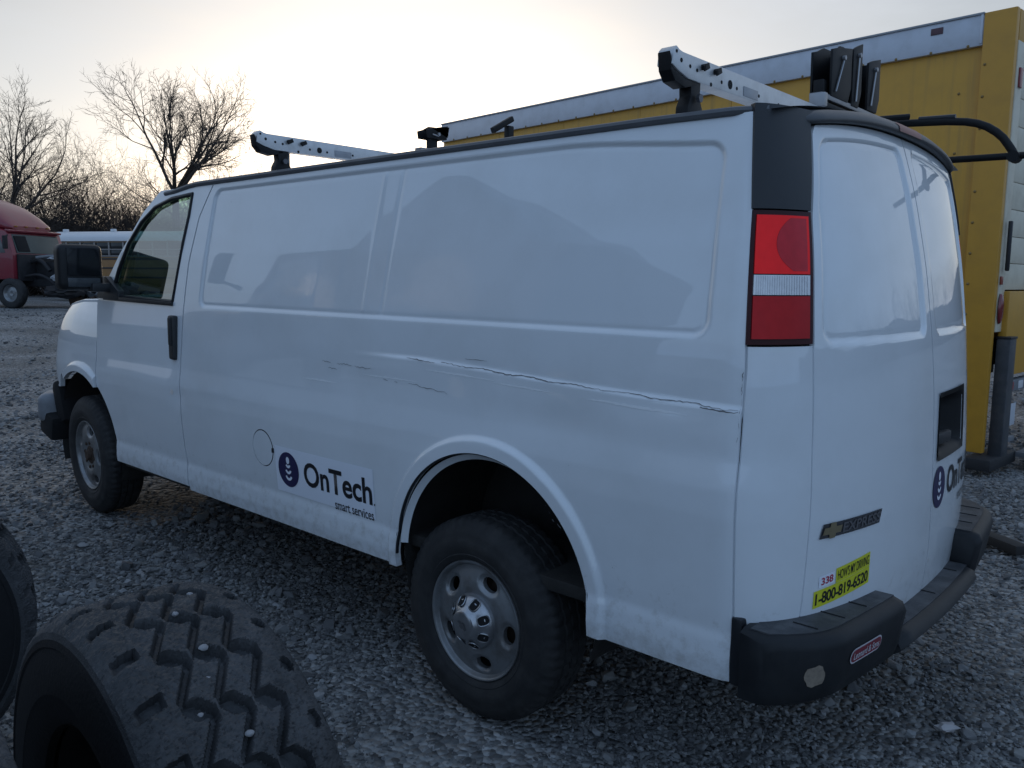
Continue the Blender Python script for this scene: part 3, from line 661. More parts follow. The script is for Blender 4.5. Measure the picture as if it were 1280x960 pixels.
# bow tie and model name on the rear door
CHROME = mat('badge_dark', (0.10, 0.10, 0.11), 0.25, 0.6, 0.2, 60); GOLD = mat('badge_gold', (0.36, 0.30, 0.19), 0.3, 0.7, 0.15, 60); LETTER = mat('badge_letter', (0.24, 0.24, 0.26), 0.3, 0.8, 0.1, 60)
bar = np.array([(0, 0), (0.02, 0.050), (0.305, 0.050), (0.305, 0.0)]); V, F = rect2d(0.30, 0.042, 20, 3)
V[:, 0] += 0.018 * V[:, 1] / 0.05
bd = rear_dec('name_badge', V, F, -0.768, 0.910, CHROME, rear_left, 0.004)
def bowtie(w, h):
    return np.array([(0, h * .28), (w * .10, h * .72), (w * .36, h * .72), (w * .40, h), (w * .66, h), (w * .68, h * .72), (w, h * .72), (w * .92, h * .28), (w * .66, h * .28), (w * .62, 0), (w * .34, 0), (w * .32, h * .28)])
V = bowtie(0.085, 0.046); Vc = np.vstack([V, V.mean(0)]); F = [(i, (i + 1) % 12, 12) for i in range(12)]
rear_dec('bow_tie_emblem', Vc, F, -0.760, 0.908, GOLD, bd, 0.007)
V, F = text2d('EXPRESS', 0.02, 0.15, 1.0); V = V / V.max(0) * np.array([0.205, 0.030]); rear_dec('badge_letters', V, F, -0.672, 0.916, LETTER, bd, 0.006)
# how's-my-driving stickers
V, F = rect2d(0.266, 0.052, 16, 2); ys = rear_dec('phone_sticker', V, F, -0.773, 0.702, YELLOW_ST, rear_left, 0.0014, 0.10)
V, F = text2d('1-800-819-6520', 0.02, 0.0, 0.95); V = V / V.max(0) * np.array([0.250, 0.036]); rear_dec('phone_number', V, F, -0.766, 0.711, BLACKP, ys, 0.0026, 0.10)
V, F = rect2d(0.176, 0.044, 12, 2); ys2 = rear_dec('slogan_sticker', V, F, -0.682, 0.764, YELLOW_ST, rear_left, 0.0014, 0.10)
V, F = text2d("HOW'S MY DRIVING", 0.004, 0.0, 0.95); V = V / V.max(0) * np.array([0.162, 0.030]); rear_dec('slogan_text', V, F, -0.675, 0.772, BLACKP, ys2, 0.0026, 0.10)
V, F = rect2d(0.066, 0.034, 6, 2); n3 = rear_dec('number_sticker', V, F, -0.755, 0.762, STICK, rear_left, 0.0014, 0.10)
V, F = text2d('338', 0.02); V = V / V.max(0) * np.array([0.050, 0.022]); rear_dec('unit_number', V, F, -0.746, 0.769, RED_P, n3, 0.0026, 0.10)
# scratches along the side
SCR = mat('scratch_dark', (0.13, 0.13, 0.135), 0.8, 0, 0.3, 50)
def scratch(pts, wd, par=van):
    V, F = [], []; n = len(pts)
    for i, (x, z_) in enumerate(pts):
        h = 0.42 * wd * (0.35 + 0.65 * math.sin(math.pi * min(1, max(0.08, (i + .5) / n)))) * (0.6 + 0.8 * RNG.random())
        for q in (-h, h): V.append(side_pt(np.array(x), np.array(z_ + q), -1, 0.0035))
    for i in range(n - 1): F.append((2 * i, 2 * i + 2, 2 * i + 3, 2 * i + 1))
    pyd('scratch', V, F, SCR, par, sharp=None)
def cr_line(x0, x1, dz=0.0, n=40, wob=0.002): return [(x, float(crease_z(x)) + dz + wob * math.sin(x * 31) + wob * RNG.normal() * .5) for x in np.linspace(x0, x1, n)]
scratch(cr_line(-0.36, -0.20, -0.002, 20), 0.0026); scratch(cr_line(-0.17, 0.60, 0.0, 70), 0.0026); scratch(cr_line(0.60, 1.010, 0.0, 40), 0.0022)
scratch(cr_line(-0.05, 0.06, 0.028, 12), 0.002); scratch(cr_line(0.90, 1.012, -0.006, 12), 0.004)
for x0, x1, z0, z1 in ((-0.90, -0.84, 1.286, 1.284), (-0.80, -0.70, 1.283, 1.281), (-0.68, -0.57, 1.280, 1.276), (-0.86, -0.80, 1.262, 1.258), (-0.50, -0.47, 1.243, 1.240), (-0.43, -0.41, 1.240, 1.238), (-0.345, -0.13, 1.240, 1.224)):
    scratch([(x0 + (x1 - x0) * i / 14, z0 + (z1 - z0) * i / 14 + 0.0018 * RNG.normal()) for i in range(15)], 0.0022)
for px_, pz_, s_ in ((0.40, 0.862, 0.010), (0.425, 0.848, 0.014), (0.385, 0.885, 0.006), (0.37, 0.905, 0.004), (0.62, 0.75, 0.004), (-1.76, 2.0, 0.006), (0.45, 1.05, .004)):
    scratch([(px_ + s_ * (i / 5 - .5), pz_ + s_ * .8 * (0.5 - i / 5)) for i in range(6)], s_ * 0.4)
for z0, z1 in ((1.33, 1.40), (1.20, 1.32)):
    scratch([(1.012 + 0.004 * RNG.random(), z0 + (z1 - z0) * i / 9) for i in range(10)], 0.006)
CHIP = mat('bare_chip', (0.75, 0.70, 0.66), 0.4, 0, 0.2, 90)
V, F = disc2d(0.020, 9, 0.8); V = V * (0.6 + 0.6 * RNG.random((len(V), 1))); pyd('paint_chip', side_pt(V[:, 0] - 2.245, V[:, 1] + 1.022, -1, 0.0014), F, CHIP, van)

# dark seals seen in the panel gaps
def gap_strip(name, fx, z0, z1, par, hw=0.014, off=-0.013, n=50, s=-1):
    z = np.linspace(z0, z1, n); c = fx(z); A = np.stack([c - hw, c, c + hw]); P = side_pt(A, np.broadcast_to(z, A.shape), s, off)
    sheet(name, P, DARK, par, flip=(s > 0))
for s_ in (-1, 1):
    gap_strip('door_seal', door_rear_x, 0.53, 2.095, van, s=s_)
    gap_strip('fender_seal', lambda z: np.full_like(z, -3.237), 1.0, 1.47, van, s=s_)
    gap_strip('tail_seal', seam_x, 0.52, 2.10, van, hw=0.012, off=-0.010, s=s_)
    z_ = np.linspace(0.60, 2.07, 40); e_ = door_edge(z_); A_ = s_ * np.stack([e_ - 0.012, e_, e_ + 0.014]); P_ = np.stack([rear_x(A_, z_) - 0.014, A_, np.broadcast_to(z_, A_.shape)], -1)
    sheet('rear_door_seal', P_, DARK, van, flip=(s_ > 0))
z_ = np.linspace(0.58, 2.10, 40); A_ = np.stack([np.full(40, -0.015), np.zeros(40), np.full(40, 0.015)]); sheet('centre_seal', np.stack([rear_x(A_, z_) - 0.012, A_, np.broadcast_to(z_, A_.shape)], -1), DARK, van)

# paler rubbed patches round the crease and on the door edge
RUB = mat('rubbed_paint', (0.80, 0.82, 0.84), 0.6, 0, 0.06, 30)
def rub(x0, x1, z0, dz, n=26):
    xs_ = np.linspace(x0, x1, n); V, F = [], []
    for i, x in enumerate(xs_):
        e_ = math.sin(math.pi * (i + 0.3) / n) ** 0.5; a_ = dz * e_ * (0.35 + 0.9 * RNG.random()); b_ = dz * e_ * (0.2 + 0.7 * RNG.random()); zc_ = z0 + (crease_z(x) - crease_z(x0)) * 0.8
        V += [side_pt(np.array(x), np.array(zc_ - b_), -1, 0.0008), side_pt(np.array(x), np.array(zc_ + a_), -1, 0.0008)]
    for i in range(n - 1): F.append((2 * i, 2 * i + 2, 2 * i + 3, 2 * i + 1))
    pyd('rubbed_patch', V, F, RUB, van, sharp=None)
for a_, b_, c_, d_ in ((0.50, 0.86, 1.268, 0.006), (-0.62, -0.30, 1.250, 0.004), (-0.25, 0.10, 1.300, 0.005), (-1.05, -0.80, 1.20, 0.004), (0.10, 0.36, 1.283, 0.004)): rub(a_, b_, c_, d_)
# ------------------------------------------------------------------ van: wheels
def tyre_mesh(name, parent, tread=True):
    n = 180; prof = [(0.218, -0.088), (0.224, -0.100), (0.236, -0.111), (0.250, -0.117), (0.253, -0.1155), (0.275, -0.1225), (0.300, -0.1245), (0.303, -0.1228), (0.326, -0.1205), (0.344, -0.114), (0.347, -0.1112), (0.364, -0.101), (0.376, -0.090), (0.382, -0.078),
            (0.3835, -0.064), (0.3835, -0.045), (0.374, -0.042), (0.374, -0.034), (0.384, -0.031), (0.384, -0.004), (0.3745, -0.002)]
    prof = prof + [(r_, -o) for r_, o in reversed(prof)]
    V, F = [], []
    for i, (r_, o) in enumerate(prof):
        for k in range(n):
            rr = r_
            if abs(o) > 0.060 and r_ > 0.355 and k % 3 == 0: rr -= 0.007
            if abs(o) < 0.06 and r_ > 0.38 and k % 4 == (0 if o < 0 else 2): rr -= 0.006
            a = 2 * math.pi * k / n; V.append((rr * math.cos(a), o, rr * math.sin(a)))
    for i in range(len(prof) - 1):
        for k in range(n):
            k2 = (k + 1) % n; F.append((i * n + k, i * n + k2, (i + 1) * n + k2, (i + 1) * n + k))
    return pyd(name, V, F, RUBBER, parent, sharp=40)
def rim_mesh(name, parent):
    """pressed steel disc with five oval openings"""
    n = 241; prof = [(0.2265, -0.094), (0.2270, -0.1045), (0.2240, -0.1100), (0.2185, -0.1100), (0.2145, -0.1040), (0.2110, -0.0950), (0.2070, -0.0890)]
    RX = [0.06, 0.09, 0.105, 0.125, 0.150, 0.175, 0.195, 0.207]; RO = [-0.094, -0.098, -0.104, -0.106, -0.103, -0.097, -0.091, -0.089]
    disc = [(r_, float(np.interp(r_, RX, RO))) for r_ in np.linspace(0.204, 0.06, 30)]
    pr = np.array(prof + disc); th = np.linspace(0, 2 * np.pi, n)
    A = np.broadcast_to(th[:, None], (n, len(pr))).copy(); B = np.broadcast_to(pr[:, 0][None], A.shape).copy(); O0 = np.broadcast_to(pr[:, 1][None], A.shape)
    per = 2 * np.pi / 5
    def hole(a, r_):
        q = ((a - 0.55 + per / 2) % per) - per / 2; return (np.hypot(q * 0.162 / 0.036, (r_ - 0.162) / 0.024) - 1) * 0.024
    Bm = B.copy(); msk = np.broadcast_to(np.arange(len(pr))[None] >= len(prof) - 1, A.shape)
    A2, B2, keep = cut(A, np.where(msk, B, 9.0), hole); A = np.where(msk, A2, A); B = np.where(msk, B2, B)
    O = np.where(msk, np.interp(B, RX, RO), O0)
    hs = hole(A, B); O = np.where(msk, O + 0.011 * smooth01(1 - hs / 0.014), O)
    P = np.stack([B * np.cos(A), O, B * np.sin(A)], -1)
    return sheet(name, P, RIM, parent, flip=False, keep=keep, rim=(0, 0.018, 0))
def build_wheel(cap, parent):
    w = bpy.data.objects.new('wheel', None); C.objects.link(w); w.parent = parent
    tyre_mesh('tyre', w); rim_mesh('rim', w)
    lathe('rim_barrel', [(0.219, -0.09), (0.200, -0.06), (0.190, 0.0), (0.205, 0.09), (0.219, 0.10)], UNDER, w, 48)
    lathe('brake_drum', [(0.001, -0.035), (0.175, -0.035), (0.180, 0.03), (0.06, 0.09)], RUST, w, 40)
    if cap:
        lathe('hub_cap', [(0.001, -0.168), (0.034, -0.169), (0.050, -0.167), (0.0545, -0.163), (0.058, -0.156), (0.072, -0.146), (0.088, -0.134), (0.098, -0.122), (0.1035, -0.108), (0.105, -0.095)], HUB, w, 64)
        for k in range(8):
            a = 2 * math.pi * (k + .3) / 8; u = Vector((math.cos(a), 0, math.sin(a))); tg = Vector((-math.sin(a), 0, math.cos(a))); sl = (u * 0.030 + Vector((0, 0.030, 0))).normalized(); nr = tg.cross(sl).normalized()
            if nr.y > 0: nr = -nr
            c0 = u * 0.0835 + Vector((0, -0.1370, 0)); V = []; ring = []
            for j in range(20):
                t = 2 * math.pi * j / 20; q1 = math.copysign(abs(math.cos(t)) ** 0.7, math.cos(t)) * 0.0225; q2 = math.copysign(abs(math.sin(t)) ** 0.7, math.sin(t)) * 0.0180
                V.append(c0 + sl * q1 + tg * q2 + nr * 0.0016)
            V.append(c0 + nr * 0.0005); F = [(j, (j + 1) % 20, 20) for j in range(20)]
            lp_ = pyd('lug_pocket', V, F, DARK, w)
            tube('pocket_rim', V[:20] + V[:2], 0.0022, HUB, w, 5)
        V = bowtie(0.052, 0.026); Vc = np.vstack([V, V.mean(0)]); F = [(i, 12, (i + 1) % 12) for i in range(12)]
        pyd('cap_emblem', [(v[0] - 0.026, -0.1705, v[1] - 0.013) for v in Vc], [f[::-1] for f in F], mat('cap_emblem_grey', (0.22, 0.22, 0.23), 0.4, 0.8, 0.1, 30), w)
    else:
        lathe('hub', [(0.001, -0.120), (0.028, -0.120), (0.034, -0.112), (0.036, -0.098), (0.058, -0.096), (0.062, -0.080)], RUST, w, 32)
        for k in range(8):
            a = 2 * math.pi * k / 8; o = lathe('lug_nut', [(0.001, -0.104), (0.010, -0.103), (0.012, -0.098), (0.012, -0.070)], RUST, w, 6); o.location = (0.082 * math.cos(a), 0, 0.082 * math.sin(a))
    return w
WR = 0.383
for x, s, cap, steer, camb in ((-0.02, -1, True, 0, 0), (-0.02, 1, True, 0, 0), (-3.53, -1, False, R(-3), R(2)), (-3.50, 1, False, R(-3), 0)):
    w = build_wheel(cap, van); w.location = (x, s * 0.850, WR - 0.004 + (0.100 if x < -1 else 0)); pass
    w.matrix_basis = Matrix.Translation(w.location) @ Matrix.Rotation((0 if s < 0 else math.pi) + steer, 4, 'Z') @ Matrix.Rotation(camb, 4, 'X') @ Matrix.Rotation(R(37 if x > -1 else 100), 4, 'Y')
# underside
tube('rear_axle', [(0, -0.75, 0.383), (0, 0.75, 0.383)], 0.045, UNDER, van, 12)
tube('front_axle', [(-3.5, -0.75, 0.47), (-3.5, 0.75, 0.47)], 0.04, UNDER, van, 12)
for s in (-1, 1): box('frame_rail', (-1.4, s * 0.46, 0.50), (5.1, 0.08, 0.14), UNDER, van, 0.01)
box('floor_pan', (-1.15, 0, 0.60), (4.2, 1.86, 0.05), UNDER, van, 0.01)
for s in (-1, 1): box('inner_sill', (-1.70, s * 0.945, 0.555), (2.5, 0.05, 0.11), UNDER, van, 0.01)
# cab interior
SEAT = mat('seat_grey', (0.16, 0.165, 0.17), 0.9, 0, 0.15, 60, bump=0.2, bscale=200)
for s in (-1, 1):
    st_ = box('seat', (-2.35, s * 0.47, 0.98), (0.52, 0.50, 0.16), SEAT, van, 0.06, None, 3)
    box('seat_back', (-2.10, s * 0.47, 1.34), (0.15, 0.48, 0.62), SEAT, st_, 0.06, Matrix.Rotation(R(12), 3, 'Y'), 3)
    box('headrest', (-2.03, s * 0.47, 1.74), (0.10, 0.27, 0.19), SEAT, st_, 0.045, Matrix.Rotation(R(10), 3, 'Y'), 3)
box('dashboard', (-3.02, 0, 1.25), (0.40, 1.72, 0.36), PLASTIC, van, 0.06)
wheelr = []
for k in range(33): a = 2 * math.pi * k / 32; wheelr.append((-2.80 + 0.10 * math.sin(a), -0.47 + 0.19 * math.cos(a), 1.40 + 0.16 * math.sin(a)))
tube('steering_wheel', wheelr, 0.014, PLASTIC, van, 8)
box('bulkhead', (-1.86, 0, 1.33), (0.03, 1.74, 1.44), mat('bulkhead_grey', (0.25, 0.26, 0.27), 0.6, 0, 0.1, 8), van, 0.005)
# door mirrors
BRACK2 = mat('mirror_housing_black', (0.010, 0.011, 0.013), 0.45, 0, 0.2, 40, spec=0.35)
MGLASS = mat('mirror_glass', (0.012, 0.014, 0.017), 0.10, 0.0, 0.2, 40, spec=0.3)  # near black base paints a dark reflection into the mirror's colour
for s in (-1, 1):
    bmm = bmesh.new(); box_bm(bmm, (-3.09, s * 1.125, 1.680), (0.125, 0.245, 0.265), None, 0.045, 4)
    for v in bmm.verts:
        if v.co.x < -3.12: v.co.y = s * 1.125 + (v.co.y - s * 1.125) * 0.82; v.co.z = 1.68 + (v.co.z - 1.68) * 0.86
    mh = from_bm('door_mirror', bmm, BRACK2, van)
    box('mirror_glass', (-3.0275, s * 1.118, 1.712), (0.010, 0.180, 0.158), MGLASS, mh, 0.02)
    box('spot_glass', (-3.0275, s * 1.118, 1.594), (0.010, 0.180, 0.052), mat('mirror_spot_glass', (0.05, 0.058, 0.066), 0.15, 0, 0.2, 40), mh, 0.012)
    for zz_ in (1.60,):
        box('mirror_arm', (-3.055, s * 1.00, 1.565), (0.11, 0.17, 0.052), PLASTIC, mh, 0.015)
    prism('mirror_base', [(-3.215, 1.500), (-2.90, 1.492), (-2.90, 1.545), (-3.06, 1.63), (-3.12, 1.63)], 'y', s * 0.944, s * 0.985, PLASTIC, mh, 0.008)
tube('wiper_pivot', [(-3.30, -0.88, 1.44), (-3.27, -0.90, 1.478)], [0.03, 0.024], PAINT, van, 12)

# ------------------------------------------------------------------ ladder rack on the roof
ALU = mat('rack_aluminium', (0.62, 0.62, 0.62), 0.38, 0.45, 0.12, 14, dirt=(0.20, 0.20, 0.20), dirt_amt=0.5, dscale=14)
HOLE = mat('punched_hole', (0.006, 0.006, 0.007), 0.9, 0, 0.1, 20)
BRACK = mat('rack_black', (0.007, 0.007, 0.008), 0.55, 0, 0.3, 40, bump=0.05, bscale=300, spec=0.3)
rack = thing('ladder_rack', 'silver and black ladder rack on the white van roof', 'ladder rack', (0.72, 0, 2.10))
def rk(x, y, z): return (x - 0.72, y, z - 2.10)
for bx_, rear in ((0.72, True), (-1.465, False)):
    out = [(-0.942, 2.250 - 2.10), (-0.936, 2.292 - 2.10), (-0.922, 2.304 - 2.10), (-0.905, 2.296 - 2.10), (-0.885, 2.293 - 2.10), (0.93, 2.290 - 2.10), (0.93, 2.226 - 2.10), (-0.85, 2.224 - 2.10), (-0.91, 2.238 - 2.10)]
    cb = prism('crossbar', out, 'x', bx_ - 0.72 - 0.026, bx_ - 0.72 + 0.026, ALU, rack, 0.003)
    prism('bar_end_plate', [(-0.950, 0.185), (-0.942, 0.134), (-0.918, 0.108), (-0.86, 0.098), (-0.80, 0.114), (-0.80, 0.126), (-0.86, 0.124), (-0.925, 0.138)], 'x', bx_ - 0.72 - 0.020, bx_ - 0.72 + 0.022, BRACK, cb, 0.002)
    holes = [(-0.895, 2.310, 0.0065), (-0.845, 2.302, 0.0055), (-0.805, 2.298, 0.0055), (-0.655, 2.290, 0.0055), (-0.60, 2.292, 0.014), (-0.555, 2.288, 0.0055), (-0.72, 2.272, 0.006), (-0.40, 2.29, 0.0055), (-0.25, 2.285, 0.0055), (-0.922, 2.330, 0.005)]
    for hy, hz, hr in holes:
        o = lathe('punched_hole', [(0.0005, -0.0008), (hr, -0.0008), (hr, 0.001)], HOLE, cb, 16); o.rotation_euler = (0, 0, R(90)); o.location = (bx_ - 0.72 + 0.0262, hy, hz - 0.042 - 2.10)
    for hy in (-0.775, -0.70):
        tube('wing_nut', [rk(bx_ + 0.024, hy, 2.270), rk(bx_ + 0.042, hy, 2.270)], 0.009, BRACK, cb, 8)
        box('wing', rk(bx_ + 0.038, hy + 0.004, 2.270), (0.006, 0.034, 0.018), BRACK, cb, 0.003, Matrix.Rotation(R(25), 3, 'X'))
    box('makers_plate', rk(bx_ + 0.0272, -0.46, 2.246), (0.002, 0.10, 0.030), mat('plate_grey', (0.30, 0.31, 0.33), 0.4, 0.3, 0.2, 30), cb, 0.0005)
    for s in (-1, 1):
        yq = s * 0.80
        po = prism('support_post', [(yq - 0.030, 2.226), (yq + 0.028, 2.226), (yq + 0.024, 2.18), (yq + 0.042, 2.150), (yq + 0.044, 2.122), (yq - 0.046, 2.120), (yq - 0.043, 2.150), (yq - 0.026, 2.18)], 'x', bx_ - 0.020, bx_ + 0.022, BRACK, rack, 0.004)
        po.location = (-0.72, 0, -2.10)
        tube('post_bolt', [(bx_ + 0.030, yq, 2.176), (bx_ + 0.040, yq, 2.176)], 0.013, mat('bolt_head', (0.12, 0.12, 0.13), 0.4, 0.6, 0.2, 40), po, 6)
        box('post_strut', (bx_ - 0.04, yq + 0.055, 2.20), (0.02, 0.03, 0.11), mat('strut_grey', (0.16, 0.17, 0.18), 0.4, 0.5, 0.1, 20), po, 0.004)
# clamp jaws and slide rails for the ladder on the passenger side
for bx_, lst in ((0.72, ((0.17, 0.36, 2.340, 2.545), (0.38, 0.47, 2.335, 2.585), (0.55, 0.68, 2.345, 2.565))), (-1.465, ((0.10, 0.25, 2.40, 2.475),))):
    for y0, y1, z0, z1 in lst:
        yc = (y0 + y1) / 2; wy = y1 - y0; cj = None
        for dx in (-0.045, 0.030):
            o = prism('clamp_jaw', [(y0, z0), (y0 - 0.006, z1 - 0.035), (y0 + wy * .22, z1 - 0.022), (y0 + wy * .5, z1 - (0.0 if dx < 0 else 0.012)), (y1, z1 + 0.004), (y1, z1 - 0.045), (y1 + 0.006, z0 + 0.06), (y1 - 0.02, z0)], 'x', bx_ + dx, bx_ + dx + 0.010, BRACK, rack if cj is None else cj, 0.003)
            if cj is None: o.location = (-0.72, 0, -2.10); cj = o
            else: o.name = 'jaw_plate'
        box('jaw_back', (bx_ - 0.005, y1 - 0.006, (z0 + z1) / 2), (0.075, 0.010, (z1 - z0) * 0.9), BRACK, cj, 0.003)
        tube('jaw_bolt', [(bx_ + 0.04, yc, z1 - 0.05), (bx_ + 0.052, yc, z1 - 0.05)], 0.009, STEEL, cj, 8)
        tube('jaw_strut', [(bx_ + 0.045, y0 + 0.03, z0 + 0.02), (bx_ + 0.045, yc, z1 - 0.06)], 0.004, STEEL, cj, 6)
    for k, zz_ in enumerate((2.295, 2.325)):
        sl = box('slide_rail', rk(bx_ + 0.012, 0.45 if bx_ > 0 else 0.2, zz_ + 0.008), (0.05, 0.72 if bx_ > 0 else 0.3, 0.020), (BRACK if k == 0 else mat('slide_grey', (0.22, 0.22, 0.23), 0.35, 0.7, 0.2, 20)), rack, 0.003)
    box('slide_end', rk(bx_ + 0.02, 0.10, 2.315), (0.06, 0.03, 0.05), STEEL, rack, 0.004)
    box('rail_riser', rk(bx_, 0.165, 2.36), (0.04, 0.05, 0.08), BRACK, rack, 0.004)
box('release_lever', rk(-1.465, 0.74, 2.56), (0.03, 0.20, 0.035), BRACK, rack, 0.008, Matrix.Rotation(R(28), 3, 'X'))
box('lever_stand', rk(-1.465, 0.80, 2.44), (0.04, 0.05, 0.24), BRACK, rack, 0.008)
tube('drop_arm', [rk(0.60, 0.80, 2.33), rk(0.70, 0.98, 2.352), rk(0.80, 1.0, 2.350), rk(1.00, 1.0, 2.336), rk(1.09, 1.0, 2.312), rk(1.16, 1.0, 2.262), rk(1.20, 1.0, 2.205), rk(1.222, 1.0, 2.165)], 0.0165, BRACK, rack, 12, 1)
tube('ladder_tube', [rk(-1.75, 1.0, 2.188), rk(0.2, 1.0, 2.186), rk(1.52, 1.0, 2.165)], 0.0145, BRACK, rack, 12)
tube('drop_arm', [rk(-1.55, 0.80, 2.33), rk(-1.50, 0.98, 2.35), rk(-1.40, 1.0, 2.35), rk(-1.20, 1.0, 2.32), rk(-1.12, 1.0, 2.26), rk(-1.08, 1.0, 2.18)], 0.0165, BRACK, rack, 12, 1)
tube('arm_joint', [rk(1.218, 0.965, 2.165), rk(1.218, 1.035, 2.165)], 0.024, BRACK, rack, 12)
tube('arm_sleeve', [rk(0.83, 1.0, 2.362), rk(0.98, 1.0, 2.356)], 0.012, TRIM, rack, 8)
tube('pull_handle', [rk(0.66, 0.86, 2.36), rk(0.80, 0.96, 2.372)], 0.013, BRACK, rack, 8)
# ------------------------------------------------------------------ yellow box truck behind the van
YEL = mat('truck_yellow', (0.60, 0.305, 0.030), 0.42, 0, 0.06, 5, bump=0.04, bscale=150, dirt=(0.42, 0.22, 0.03), dirt_amt=0.45, dscale=4)
def add_streaks(m, col, amt):
    N, L = m.node_tree.nodes, m.node_tree.links; b = N['Principled BSDF']; src = b.inputs['Base Color'].links[0].from_socket
    t = N.new('ShaderNodeTexCoord'); mp_ = N.new('ShaderNodeMapping'); mp_.inputs['Scale'].default_value = (9, 9, 0.45); n1 = N.new('ShaderNodeTexNoise'); n1.inputs['Scale'].default_value = 2.0; n1.inputs['Detail'].default_value = 7
    L.new(t.outputs['Object'], mp_.inputs['Vector']); L.new(mp_.outputs['Vector'], n1.inputs['Vector'])
    rp = N.new('ShaderNodeValToRGB'); rp.color_ramp.elements[0].position = 0.52; rp.color_ramp.elements[1].position = 0.75; rp.color_ramp.elements[1].color = (amt, amt, amt, 1); L.new(n1.outputs['Fac'], rp.inputs['Fac'])
    mx = N.new('ShaderNodeMix'); mx.data_type = 'RGBA'; mx.inputs['B'].default_value = tuple(col) + (1,); L.new(rp.outputs['Color'], mx.inputs['Factor']); L.new(src, mx.inputs['A']); L.new(mx.outputs['Result'], b.inputs['Base Color'])
add_streaks(YEL, (0.30, 0.17, 0.05), 0.45)
YEL2 = mat('truck_yellow_frame', (0.56, 0.28, 0.028), 0.45, 0, 0.06, 6, dirt=(0.36, 0.18, 0.03), dirt_amt=0.4, dscale=5)
RAILM = mat('rail_pale_grey', (0.55, 0.57, 0.62), 0.4, 0.25, 0.05, 8, dirt=(0.35, 0.35, 0.36), dirt_amt=0.5, dscale=5)
OFFW = mat('door_offwhite', (0.66, 0.60, 0.47), 0.5, 0, 0.06, 4, dirt=(0.32, 0.26, 0.17), dirt_amt=0.6, dscale=4)
GREYM = mat('gate_grey', (0.20, 0.21, 0.225), 0.6, 0.3, 0.2, 10, dirt=(0.08, 0.08, 0.08), dirt_amt=0.6, dscale=8)
POSTM = mat('gate_post_dark', (0.055, 0.06, 0.068), 0.55, 0.2, 0.3, 12, dirt=(0.16, 0.15, 0.14), dirt_amt=0.5, dscale=7)
truck = thing('box_truck', 'yellow box truck with pale top rail parked behind the white van', 'truck', (0.345, 4.965, 0.0), R(-5.03))
TH, TLEN, TW = 3.876, 7.55, 2.46
# side sheets, each its own panel
px0 = -0.247
for k in range(6):
    x1 = px0 - k * 1.215; x0 = max(x1 - 1.211, -TLEN)
    box('side_sheet', ((x0 + x1) / 2, 0.028, (0.95 + 3.62) / 2), (x1 - x0, 0.03, 3.62 - 0.95), YEL, truck, 0.002)
box('top_rail', (-TLEN / 2 - 0.123, 0.006, 3.742), (TLEN - 0.247, 0.07, 0.262), RAILM, truck, 0.008)
box('rail_lip', (-TLEN / 2 - 0.123, 0.002, 3.868), (TLEN - 0.247, 0.09, 0.018), mat('rail_lip_grey', (0.30, 0.31, 0.33), 0.5, 0.2, 0.1, 10), truck, 0.004)
box('corner_post', (-0.122, 0.000, 2.02), (0.250, 0.075, 3.70), YEL2, truck, 0.012)
box('corner_post', (-0.122, TW, 2.02), (0.250, 0.075, 3.70), YEL2, truck, 0.012)
box('far_side', (-TLEN / 2 - 0.12, TW, 2.3), (TLEN - 0.25, 0.06, 3.0), YEL, truck, 0.004)
box('roof_skin', (-TLEN / 2, TW / 2, 3.862), (TLEN - 0.02, TW - 0.02, 0.02), RAILM, truck, 0.004)
box('front_wall', (-TLEN + 0.02, TW / 2, 2.35), (0.06, TW - 0.04, 2.9), YEL, truck, 0.01)
box('cargo_floor', (-TLEN / 2, TW / 2, 0.98), (TLEN - 0.1, TW - 0.1, 0.12), UNDER, truck, 0.01)
box('rear_header', (-0.06, TW / 2, 3.74), (0.13, TW - 0.08, 0.255), YEL2, truck, 0.01)
_rv = lathe('rivet', [(0.0005, -0.010), (0.007, -0.008), (0.0115, -0.003), (0.0125, 0.001)], mat('rivet_head', (0.26, 0.17, 0.06), 0.6, 0.1, 0.2, 40), truck, 10)
rl = []
for k in range(24): rl.append((-0.36 - 0.30 * k, -0.030, 3.622))
for k in range(13): rl.append((-0.215, -0.0385, 3.45 - 0.26 * k))
for k in range(5): rl.append((-0.42 - 1.215 * k * 0 - 0.0, 0.012, 3.25 - 0.5 * k))
for i, q in enumerate(rl):
    o = _rv if i == 0 else _rv.copy()
    if i: C.objects.link(o); o.parent = truck
    o.location = q; o.scale = (1.0, 1.0, 1.0)
box('rail_clip', (-0.62, -0.032, 3.795), (0.10, 0.012, 0.055), mat('clip_dark', (0.10, 0.05, 0.06), 0.6, 0, 0.2, 20), truck, 0.004)
box('rail_end', (-0.262, -0.033, 3.745), (0.022, 0.014, 0.24), RAILM, truck, 0.004)
# rear: roll-up door slats in the upper part, yellow lift gate below
for k in range(9):
    z0 = 1.58 + 0.232 * k; box('door_slat', (-0.045, TW / 2, z0 + 0.114), (0.03, TW - 0.36, 0.228), OFFW, truck, 0.006)
for s_ in (0.115, TW - 0.115): box('door_jamb', (-0.028, s_, 2.42), (0.075, 0.16, 2.40), OFFW, truck, 0.008)
box('jamb_light', (0.016, 0.12, 3.33), (0.02, 0.075, 0.16), mat('marker_red', (0.22, 0.03, 0.03), 0.25, 0, 0.2, 30), truck, 0.01)
box('lift_platform', (0.020, TW / 2, 1.20), (0.07, TW - 0.36, 0.74), YEL2, truck, 0.012)
box('grab_bar', (0.045, 0.085, 1.95), (0.035, 0.03, 0.42), TRIM, truck, 0.012)
box('small_reflector', (0.018, 0.06, 1.66), (0.012, 0.05, 0.07), mat('reflector_red', (0.25, 0.05, 0.03), 0.3, 0, 0.1, 30), truck, 0.004)
